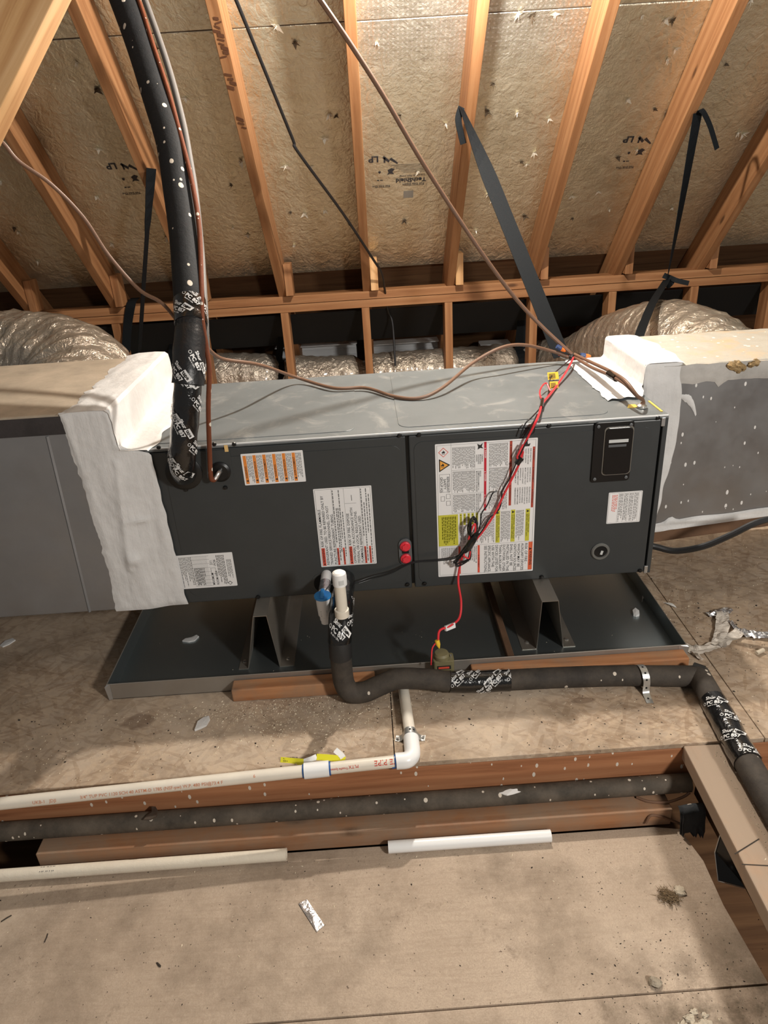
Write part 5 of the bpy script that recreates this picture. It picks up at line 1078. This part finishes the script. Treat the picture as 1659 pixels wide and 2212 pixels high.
c = E_ + Vector((0, .0235, 0)); MB().tube([c - Vector((0, .0022, 0)), c + Vector((0, .0022, 0))], .0150, 20).build('glue_ring', 'primer', sd_, smooth=True)
MB().grid(lambda u, v: L0 + d_ * (.004 + .010 * u) + Vector((0, -math.cos(.2 + v * (1 - u) * 1.0), math.sin(-.5 + v * (1 - u) * 1.2))) * .0140, 5, 5).build('glue_smear', 'primer', sd_, fix=False)
pt = TubePrint([Vector(p) for p in lp_[::-1]], RP, .0002)
def x2s(u, v): return 1.55 - (onp(u, v) - L0).length
pt.text('3/4" TUP PVC 1120 SCH 40 ASTM-D 1785 (NSF-pw) W.P. 480 PSI@73.4 F', x2s(173, 1729), -.62, .0098, 0.0, 'paleredink', .004)
pt.text('UKB-1   JDJI', x2s(72, 1736), -.66, .0098, 0.0, 'paleredink', .004); pt.text('6', x2s(548, 1686), -.2, .010, 0.0, 'paleredink', .004)
pt.text('TE PIPE', x2s(866, 1643), .42, .0165, math.pi, 'redink', .012); pt.text('PLTX', x2s(775, 1656), .1, .0095, math.pi, 'redink', .006); pt.text('TrueFit System', x2s(752, 1659), -.1, .0065, math.pi, 'redink', .01)
pt.build(lpipe, 'pipe_print')
def hstrap(lab, pts, side, w_, holes, group=None):
    t = thing('pipe_strap', lab, 'pipe strap', 'perforated pipe straps'); P_ = smooth_path(pts, 6); o = MB().ribbon(P_, side, w_, .0012).build('strap_band', 'strapmetal', t)
    for h in holes:
        i = int(h * (len(P_) - 1)); i = max(1, min(len(P_) - 2, i)); T = (P_[i + 1] - P_[i - 1]).normalized(); s2 = Vector(side); s2 = (s2 - T * s2.dot(T)).normalized(); nn = T.cross(s2)
        if nn.dot(CAM - P_[i]) < 0: nn = -nn
        MB().lathe([(.0026, 0), (.0026, .0002)], P_[i] + nn * .0007, nn, 10).build('hole', 'hole', o)
    return t
c = Vector((Pz(1383, 1462, .0275).x, -.231, .0275)); R_ = .0285
hs = [c + Vector((0, .040, -.026)), c + Vector((0, .030, -.022))] + [c + Vector((.001 * k, R_ * math.cos(a), R_ * math.sin(a))) for k, a in enumerate((.0, .5, 1.0, 1.57, 2.1, 2.6, 3.1))] + [c + Vector((.004, -.034, -.020)), c + Vector((.004, -.050, -.0265)), c + Vector((.003, -.066, -.0265))]
hstrap('perforated metal strap over the insulated pipe near the right end', hs, Vector((1, 0, 0)), .0165, (.34, .46, .57, .68, .78, .92))
c = Vector((.5755, -.358, .0138)); R_ = .0146
hs = [c + Vector((-.034, .003, -.0125)), c + Vector((-.024, .001, -.0125)), c + Vector((-.0165, 0, -.004))] + [c + Vector((R_ * math.cos(a), 0, R_ * math.sin(a))) for a in (2.6, 2.1, 1.57, 1.05, .5)] + [c + Vector((.0165, 0, -.004)), c + Vector((.024, -.001, -.0125)), c + Vector((.034, -.003, -.0125))]
t = hstrap('galvanised strap clamping the white pipe to the deck', hs, Vector((0, 1, 0)), .018, (.05, .5, .62, .95))
for x in (-.029, .029): MB().lathe([(.0042, 0), (.0042, .003), (.002, .0045)], c + Vector((x, 0, -.0118)), (0, 0, 1), 6).build('screw', 'silver', t)

# ================================================================== TROUGH PIPE, LOOSE PIPES, PLANK, BRACE
tg = thing('trough_pipe', 'dusty dark pipe lying in the recess in front of the deck edge', 'pipe')
MB().tube([Vector((-1.2 + i * .0957, -.4575, -.0965 + .0002 * i)) for i in range(26)], .021, 18, True, lambda L, th, r: r * (1 + .015 * noise.noise(Vector((L * 9, th, 0))))).build('foam_sleeve', 'trough_pipe', tg, smooth=True)
def open_pipe(name, lab, a, b, mat, r=.0134):
    t = thing(name, lab, 'pipe', 'loose white pipe offcuts'); a = Vector(a); b = Vector(b); d = (b - a).normalized()
    m = MB().tube([a, b], r, 20, False); m.build('pipe_wall', mat, t, smooth=True); m = MB().tube([b, a], r - .0028, 20, False); m.build('inner_wall', mat, t, smooth=True)
    for p, q in ((a, 1), (b, -1)):
        y_ = d.orthogonal().normalized(); z_ = d.cross(y_); MB().add([p + (y_ * math.cos(k * math.pi / 10) + z_ * math.sin(k * math.pi / 10)) * rr for rr in (r, r - .0028) for k in range(20)], [(k, (k + 1) % 20, 20 + (k + 1) % 20, 20 + k) for k in range(20)]).build('cut_end', mat, t)
    return t
zz = ZP + .0137
t = open_pipe('pipe_offcut', 'long scuffed white pipe lying on the plywood at the left', (-.95, -.528, zz), (Pz(620, 1836, zz).x, -.5225, zz), 'pvc_dirty')
pb = TubePrint([Vector((-.95, -.528, zz)), Vector((-.3, -.5253, zz)), Vector((.28, -.5225, zz))], .0134, .0003)
for i, x in enumerate((.0, .004, .007, .013, .016, .021, .026, .029)): pb.put([(x, -.006), (x + .0018, -.006), (x + .0018, .006), (x, .006)], [(0, 1, 2, 3)], Pz(95, 1875, zz).x + .95, .55, 0.0, 'greyink')
pb.build([o for o in bpy.data.objects if o.parent == t and o.name.startswith('pipe_wall')][0], 'barcode_print')
open_pipe('pipe_offcut', 'short clean white pipe piece lying against the low board', (Pz(838, 1815, zz).x, -.5225, zz), (Pz(1184, 1786, zz).x, -.5225, zz), 'pvc_new')
tag(board('walk_plank', (1.226, -.4335, -.024), (1.188, -1.35, -.024), .094, .038, (1, 0, 0), 'board_dusty', bevel=.003), 'dusty flat plank with saw cuts running toward the viewer at the right', 'plank')
tag(board('trim_2', (1.24, -.434, -.11), (1.24, -1.35, -.11), .09, .038, (0, 0, 1), 'darkwood'), 'dark joist under the plank', None, None, 'structure')
# diagonal brace top left, close to the viewer
br = thing('roof_brace', 'pale timber brace slanting across the top left corner', 'brace')
e0, e1 = Py(115, 0, -.14), Py(0, 235, -.24); ax = (e1 - e0).normalized(); vw = (CAM - e0).normalized(); lf = ax.cross(vw).normalized()
if lf.x > 0: lf = -lf
wdv = (lf * .74 - vw * .67).normalized(); wdv = (wdv - ax * wdv.dot(ax)).normalized(); nrv = ax.cross(wdv)
if nrv.dot(vw) > 0: nrv = -nrv
cen = wdv * .0445 + nrv * .019
board('timber', e0 - ax * .35 + cen, e1 + ax * .5 + cen, .089, .038, wdv, 'fir_pale', br)

# ================================================================== LITTER ON THE FLOOR
def flake(name, lab, cat, pts, z, th, mat, curl=0.0, seed=0.0, group=None):
    """thin irregular scrap lying at height z, outline given in photo pixels"""
    P_ = [Pz(u, v, z) for u, v in pts]; c = sum(P_, Vector()) / len(P_); m = MB(); n = len(P_)
    up = [p + Vector((0, 0, th + curl * abs(noise.noise(p * 37 + Vector((seed, 0, 0)))))) for p in P_]; mid = c + Vector((0, 0, th + curl * .6))
    m.add(P_ + up + [mid], [(i, (i + 1) % n, n + (i + 1) % n, n + i) for i in range(n)] + [(n + i, n + (i + 1) % n, 2 * n) for i in range(n)] + [tuple(range(n))[::-1]])
    return tag(m.build(name, mat, smooth=False), lab, cat, group)
flake('mastic_drip', 'white leaf-shaped sealant drip on the deck below the timber', 'drip', ((421, 1580), (428, 1562), (440, 1552), (452, 1549), (454, 1556), (446, 1569), (434, 1575)), .0005, .004, 'mastic', .003)
flake('mastic_drip', 'grey-white sealant drip inside the left half of the pan', 'drip', ((394, 1386), (401, 1381), (414, 1378), (425, 1373), (430, 1376), (421, 1385), (408, 1388)), pz + .0015, .003, 'mastic', .002)
flake('mastic_drip', 'pale sealant smear on the deck at the far left', 'drip', ((0, 1396), (12, 1386), (28, 1380), (34, 1384), (20, 1393), (6, 1399)), .0005, .003, 'mastic', .002)
flake('mastic_lump', 'rounded white lump inside the right half of the pan', 'drip', ((1366, 1322), (1372, 1318), (1380, 1323), (1381, 1331), (1374, 1333), (1368, 1331)), pz + .0015, .007, 'mastic', .004)
flake('foil_scrap', 'small shiny foil strip lying on the plywood in front', 'scrap', ((645, 1953), (663, 1944), (701, 1999), (684, 2014)), ZP + .0003, .0012, 'foilscrap', .004)
flake('paper_scrap', 'torn white paper scrap resting on the dark recess pipe', 'scrap', ((1068, 1712), (1076, 1702), (1110, 1706), (1140, 1701), (1146, 1704), (1122, 1713), (1096, 1719)), -.076, .0015, 'white', .006)
def feather(lab, a, b, z, w_=.006):
    A, B = Pz(*a, z), Pz(*b, z); t = thing('feather', lab, 'feather'); s_ = (B - A).cross(Vector((0, 0, 1))).normalized(); n = 8
    MB().tube([A, A.lerp(B, .5) + Vector((0, 0, .003)), B], .0006, 6).build('quill', 'white', t)
    for sg in (-1, 1): MB().grid(lambda u, v: A.lerp(B, .15 + .85 * u) + s_ * sg * v * w_ * math.sin(math.pi * min(1, u * .93 + .07)) ** .7 + Vector((0, 0, .0012 + .003 * math.sin(math.pi * u))), n, 2).build('vane', 'feather', t, fix=False)
feather('white feather on the deck right of the pan', (1433, 1301), (1461, 1313), .0006); feather('upright white feather in the right corner of the pan', (1387, 1300), (1393, 1270), pz + .002, .003); feather('curled white feather beside the upright one in the pan', (1390, 1290), (1407, 1300), pz + .002, .002)
# crumpled foil tape on the deck right of the pan
ct_ = thing('crumpled_foil_tape', 'crumpled cream-backed foil tape on the deck at the right', 'scrap')
def crumple(pts, w_, mat, seed):
    P_ = smooth_path([Pz(u, v, .002) for u, v in pts], 7); m = MB(); n = len(P_); vs_ = []
    for i, p in enumerate(P_):
        t = (P_[min(i + 1, n - 1)] - P_[max(i - 1, 0)]).normalized(); s_ = t.cross(Vector((0, 0, 1)))
        for k in range(5):
            o = (k / 4 - .5) * w_ * (1 + .25 * noise.noise(p * 60 + Vector((seed, k, 0)))); h = .003 + .014 * abs(noise.noise(p * 45 + Vector((0, seed, k * .6))))
            vs_.append(p + s_ * o + Vector((0, 0, h)))
    m.add(vs_, [(i * 5 + k, i * 5 + k + 1, i * 5 + k + 6, i * 5 + k + 5) for i in range(n - 1) for k in range(4)]); return m.build('tape_strip', mat, ct_, fix=False)
crumple(((1480, 1402), (1510, 1408), (1545, 1395), (1575, 1383), (1600, 1368)), .032, 'crumpfoil', 1); crumple(((1558, 1325), (1560, 1350), (1555, 1375), (1552, 1400)), .034, 'crumpfoil', 2)
crumple(((1530, 1332), (1555, 1325), (1580, 1320)), .026, 'foilscrap', 3); crumple(((1575, 1345), (1590, 1360), (1605, 1372)), .014, 'foilscrap', 4); crumple(((1605, 1372), (1630, 1373), (1675, 1377)), .034, 'foilscrap', 5); crumple(((1492, 1410), (1505, 1420), (1518, 1429)), .008, 'crumpfoil', 6)
# yellow ribbon tag
yr = thing('tag_ribbon', 'yellow plastic ribbon tag with black lettering beside the white pipe', 'tag')
Yp = lambda u, v, z=.004: Pz(u, v, z)
A, B = Yp(612, 1643), Yp(650, 1646)
J0, J1, J2 = Yp(656, 1646, .006), Yp(684, 1635, .013), Yp(746, 1641, .009); sv = Vector((0, .75, .66))
P_ = smooth_path([Yp(606, 1642, .003), Yp(630, 1644, .003), J0], 6); rb = MB().ribbon(P_, sv, .0135, .0008).build('printed_end', 'caulk', yr)
Q_ = smooth_path([J0, Yp(670, 1641, .012), J1], 6); MB().ribbon(Q_, [sv.lerp(Vector((.5, .5, .7)), math.sin(math.pi * i / (len(Q_) - 1))) for i in range(len(Q_))], .0128, .0008).build('white_twist', 'white', yr)
MB().ribbon(smooth_path([J1, Yp(715, 1637, .012), J2], 6), sv, .0135, .0008).build('yellow_middle', 'caulk', yr)
MB().ribbon(smooth_path([J2 + Vector((-.004, .002, .001)), Yp(737, 1631, .016), Yp(724, 1620, .019)], 6), Vector((.8, .3, .3)), .0128, .0008).build('white_end', 'white', yr)
pr_ = Print(lambda x, y, lay: P_[0] + Vector((x, 0, 0)) + (Vector((0, .8, .5)).normalized()) * y + Vector((0, -.5, .8)) * .0014 + Vector((0, 0, .0006)))
pr_.text('REMOVE PRIOR', .006, .0008, .0048, bold=.02); pr_.text('TO INSTALLATION', .006, -.0050, .0048, bold=.02); pr_.build(rb)
# dark foam chunk and dark sheet by the plank
fc_ = thing('foam_chunk', 'torn dark grey foam chunk with white streaks beside the plank', 'foam')
def f_fc(u, v):      # half-round shell, ragged lower edge
    ax0, ax1 = Pz(1470, 1765, -.125), Pz(1520, 1755, -.125); c = ax0.lerp(ax1, u); th = -.5 + 2.3 * v; r = .030 + .004 * noise.noise(Vector((u * 5, v * 4, 0)))
    p = c + Vector((.012 * math.sin(7 * u + 3), math.cos(th) * r * .6 * -1 + .004, math.sin(th) * r - .006))
    if v < .2: p += Vector((0, -.012, -.016)) * (1 - v / .2) * (.5 + abs(noise.noise(Vector((u * 9, 0, 5)))) * 1.6)
    return p
bm_ = MB().grid(f_fc, 16, 14); bm_.grid(lambda u, v: f_fc(u, v) + Vector((0, .009, -.009)), 16, 14); bm_.build('foam_shell', 'foam_grey', fc_, smooth=True)
ds = thing('metal_flashing', 'dark sheet metal flap standing under the plank edge', 'flashing')
Q_ = [Pz(1556, 1803, -.075), Pz(1545, 1840, -.115), Pz(1552, 1902, ZP + .002), Pz(1612, 1918, ZP + .002), Pz(1612, 1860, -.085)]; th_ = Vector((.0012, .0012, 0))
MB().add(Q_ + [q + th_ for q in Q_], [(0, 1, 2, 3, 4), (9, 8, 7, 6, 5)] + [(i, (i + 1) % 5, 5 + (i + 1) % 5, 5 + i) for i in range(5)]).build('sheet', 'glass', ds)
MB().tube([q - th_ for q in Q_[:4]], .0011, 6).build('bright_edge', 'edge_steel', ds)
# thin brown cables in the recess corner
tag(MB().tube(smooth_path([Pz(1375, 1722, -.115), Pz(1400, 1731, -.115), Pz(1440, 1733, -.115), Pz(1475, 1722, -.11), Pz(1490, 1712, -.10)], 6), .003, 8).build('cable_scrap', 'cablebrown', smooth=True), 'thin brown cable end curled beside the dark recess pipe', 'cable')
tag(MB().tube(smooth_path([Pz(1395, 1778, -.15), Pz(1405, 1762, -.13), Pz(1425, 1763, -.135), Pz(1450, 1772, -.15), Pz(1470, 1780, -.16)], 6), .003, 8).build('cable_scrap', 'cablebrown', smooth=True), 'thin brown cable loop between low board and plywood', 'cable')
tag(MB().tube([Pz(1634, 1411, .008), Pz(1649, 1404, .008)], .0055, 12).build('tube_offcut', 'fluff', smooth=True), 'tiny cream tube offcut beside the crumpled foil tape', 'offcut')
# fibre clump on the plywood, fluff at the bottom edge
def clump(name, lab, c, r, mat, n, L, seed, cat='debris'):
    random.seed(seed); t = thing(name, lab, cat); m = MB()
    for i in range(n):
        d = Vector((random.gauss(0, 1), random.gauss(0, 1), random.gauss(0, .4))).normalized(); p = Vector(c) + Vector((random.gauss(0, r * .45), random.gauss(0, r * .4), abs(random.gauss(0, r * .15)) + .001)); s_ = d.orthogonal() * .0006
        q = p + d * random.uniform(.3, 1) * L; q.z = max(q.z, c[2] + .0004); u_ = d.cross(s_); m.add([p + s_, p - s_, p + u_, q], [(0, 1, 3), (1, 2, 3), (2, 0, 3)])
    o = m.build('fibres', mat, t, fix=False); o['kind'] = 'stuff'; return t
c = Pz(1445, 1938, ZP); t = clump('fibre_clump', 'round clump of brown fibres with a white patch on the plywood', (c.x, c.y, ZP), .02, 'nest', 420, .016, 2)
MB().blob(Pz(1468, 1926, ZP) + Vector((0, 0, .002)), (.011, .012, .004), jit=.6, seed=3).build('white_patch', 'fluff', t, smooth=True)
t = thing('insulation_fluff', 'cream insulation fluff at the bottom right edge of the floor', 'insulation'); random.seed(8); G_ = random.gauss
m = MB()
for u, v, r in ((1475, 2198, .014), (1510, 2194, .012), (1455, 2216, .012), (1535, 2210, .016), (1560, 2222, .018), (1500, 2216, .016)): [m.blob(Pz(u + G_(0, 16), v + G_(0, 9), ZP) + Vector((0, 0, .001)), (r * .5, r * .38, r * .13), 10, 6, 1.2, u * .37 + q) for q in range(3)]
m.build('tufts', 'fluff', t, smooth=True)['kind'] = 'stuff'
c = Pz(1415, 2125, ZP); MBt = MB().blob((c.x, c.y, ZP + .004), (.011, .010, .007), 12, 8, .6, 2.2).build('dust_bunny', 'fluffgrey', smooth=True); tag(MBt, 'grey fluff tuft on the plywood seam at the lower right', 'debris')
def twig(lab, a, b, z, r=.0011, mat='crumb'):
    A, B = Pz(*a, z + r), Pz(*b, z + r); return tag(MB().tube([A, A.lerp(B, .5) + Vector((.001, .001, .0005)), B], r, 6).build('twig', mat), lab, 'twig')
twig('dark bent twig on the plywood at the far left', (2, 1991), (25, 1977), ZP); twig('short dark twig left of the leaf fragment on the plywood', (96, 2035), (103, 2017), ZP)
flake('leaf_fragment', 'tiny dark leaf fragment on the plywood, lower left', 'leaf', ((337, 2080), (341, 2079), (348, 2086), (347, 2090), (342, 2088)), ZP + .0004, .001, 'crumb', .002)
flake('dead_leaf', 'curled dark leaf standing in the recess behind the white pipe', 'leaf', ((310, 1772), (318, 1762), (332, 1752), (328, 1744), (336, 1743), (341, 1752), (339, 1765), (325, 1772)), -.070, .001, 'leafdark', .006)
# loose shavings and crumbs: nobody could count them
def scatter(name, lab, cat, mat, n, region, z, smin, smax, seed, aspect=2.2):
    random.seed(seed); m = MB(); k = 0
    while k < n:
        x, y = region(); s_ = random.uniform(smin, smax) * (1 if random.random() < .9 else 1.8); a = random.uniform(0, 6.28); t = Vector((math.cos(a), math.sin(a), random.uniform(-.15, .3))) * s_; w_ = Vector((-math.sin(a), math.cos(a), 0)) * s_ / aspect
        c = Vector((x, y, z + .0003)); h = Vector((0, 0, s_ * .28)); m.add([c - t * .5, c + w_ * .5, c + t * .5 , c - w_ * .5, c + h], [(0, 1, 4), (1, 2, 4), (2, 3, 4), (3, 0, 4)]); k += 1
    o = m.build(name, mat, fix=False); return tag(o, lab, cat, None, 'stuff')
G = random.gauss; U = random.uniform
def reg_deck():
    r = random.random()
    if r < .45: return (G(.36, .16), max(-.428, min(-.195, G(-.275, .06))))
    if r < .7: return (U(-.35, 1.2), U(-.425, -.20))
    if r < .85: return (G(.15, .12), G(-.225, .018))
    return (U(1.3, 1.75), U(-.35, .45))
scatter('wood_shavings', 'pale shavings and chips strewn over the deck', 'shavings', 'chips', 2600, reg_deck, .0, .0015, .0046, 31)
scatter('wood_shavings', 'pale chips strewn over the plywood in front', 'shavings', 'chips', 220, lambda: (U(-.4, 1.15), -.53 - abs(G(0, .16))), ZP, .0015, .004, 32)
scatter('wood_shavings', 'pale chips fallen into the drain pan', 'shavings', 'chips', 70, lambda: (U(-.12, 1.25), U(-.18, .1)), pz + .0012, .0012, .0032, 33)
scatter('dirt_crumbs', 'dark crumbs and droppings strewn over the deck', 'dirt', 'crumb', 520, lambda: (U(-.4, 1.7), U(-.425, -.2)) if random.random() < .55 else (G(1.42, .1), G(.02, .1)), .0, .0015, .0052, 34, 1.5)
scatter('dirt_crumbs', 'dark crumbs strewn over the plywood in front', 'dirt', 'crumb', 520, lambda: (U(-.4, 1.16), -.53 - abs(G(0, .22))) if random.random() < .5 else (G(1.02, .1), G(-.84, .08)), ZP, .0012, .0038, 35, 1.9)
scatter('plank_dirt', 'dirt and pale grit along the right side of the plank', 'dirt', 'chips', 170, lambda: (lambda y: (1.25 - (y + .43) * -.04 + G(0, .012), y))(U(-.8, -.44)), -.005, .0015, .004, 36)
# saw cuts on the plank
sc_ = [o for o in bpy.data.objects if o.name == 'walk_plank'][0]
for (a, b) in (((1587, 1845), (1640, 1812)), ((1602, 1867), (1700, 1872))):
    A, B = Pz(*a, -.0046), Pz(*b, -.0046); d = (B - A).normalized(); s_ = Vector((-d.y, d.x, 0)) * .0012
    MB().add([A - s_, B - s_, B + s_, A + s_], [(0, 1, 2, 3)]).build('saw_cut', 'crumb', sc_, fix=False)

# ------------------------------------------------------------------ put every thing's Empty at the foot of the thing
def kids(o): return [c for c in bpy.data.objects if c.parent == o]
_kid = {}
for c in bpy.data.objects:
    if c.parent: _kid.setdefault(c.parent, []).append(c)
for e in [o for o in bpy.data.objects if o.type == 'EMPTY' and not o.parent]:
    pts = []
    def walk(o):
        for c in _kid.get(o, ()):
            if c.type == 'MESH': pts.extend(WM[c] @ Vector(b) for b in c.bound_box)
            walk(c)
    walk(e)
    if not pts: continue
    lo = [min(p[i] for p in pts) for i in range(3)]; hi = [max(p[i] for p in pts) for i in range(3)]
    base = Vector(((lo[0] + hi[0]) / 2, (lo[1] + hi[1]) / 2, lo[2])); e.location = base
    for c in _kid.get(e, ()): c.matrix_parent_inverse = Matrix.Translation(-base)
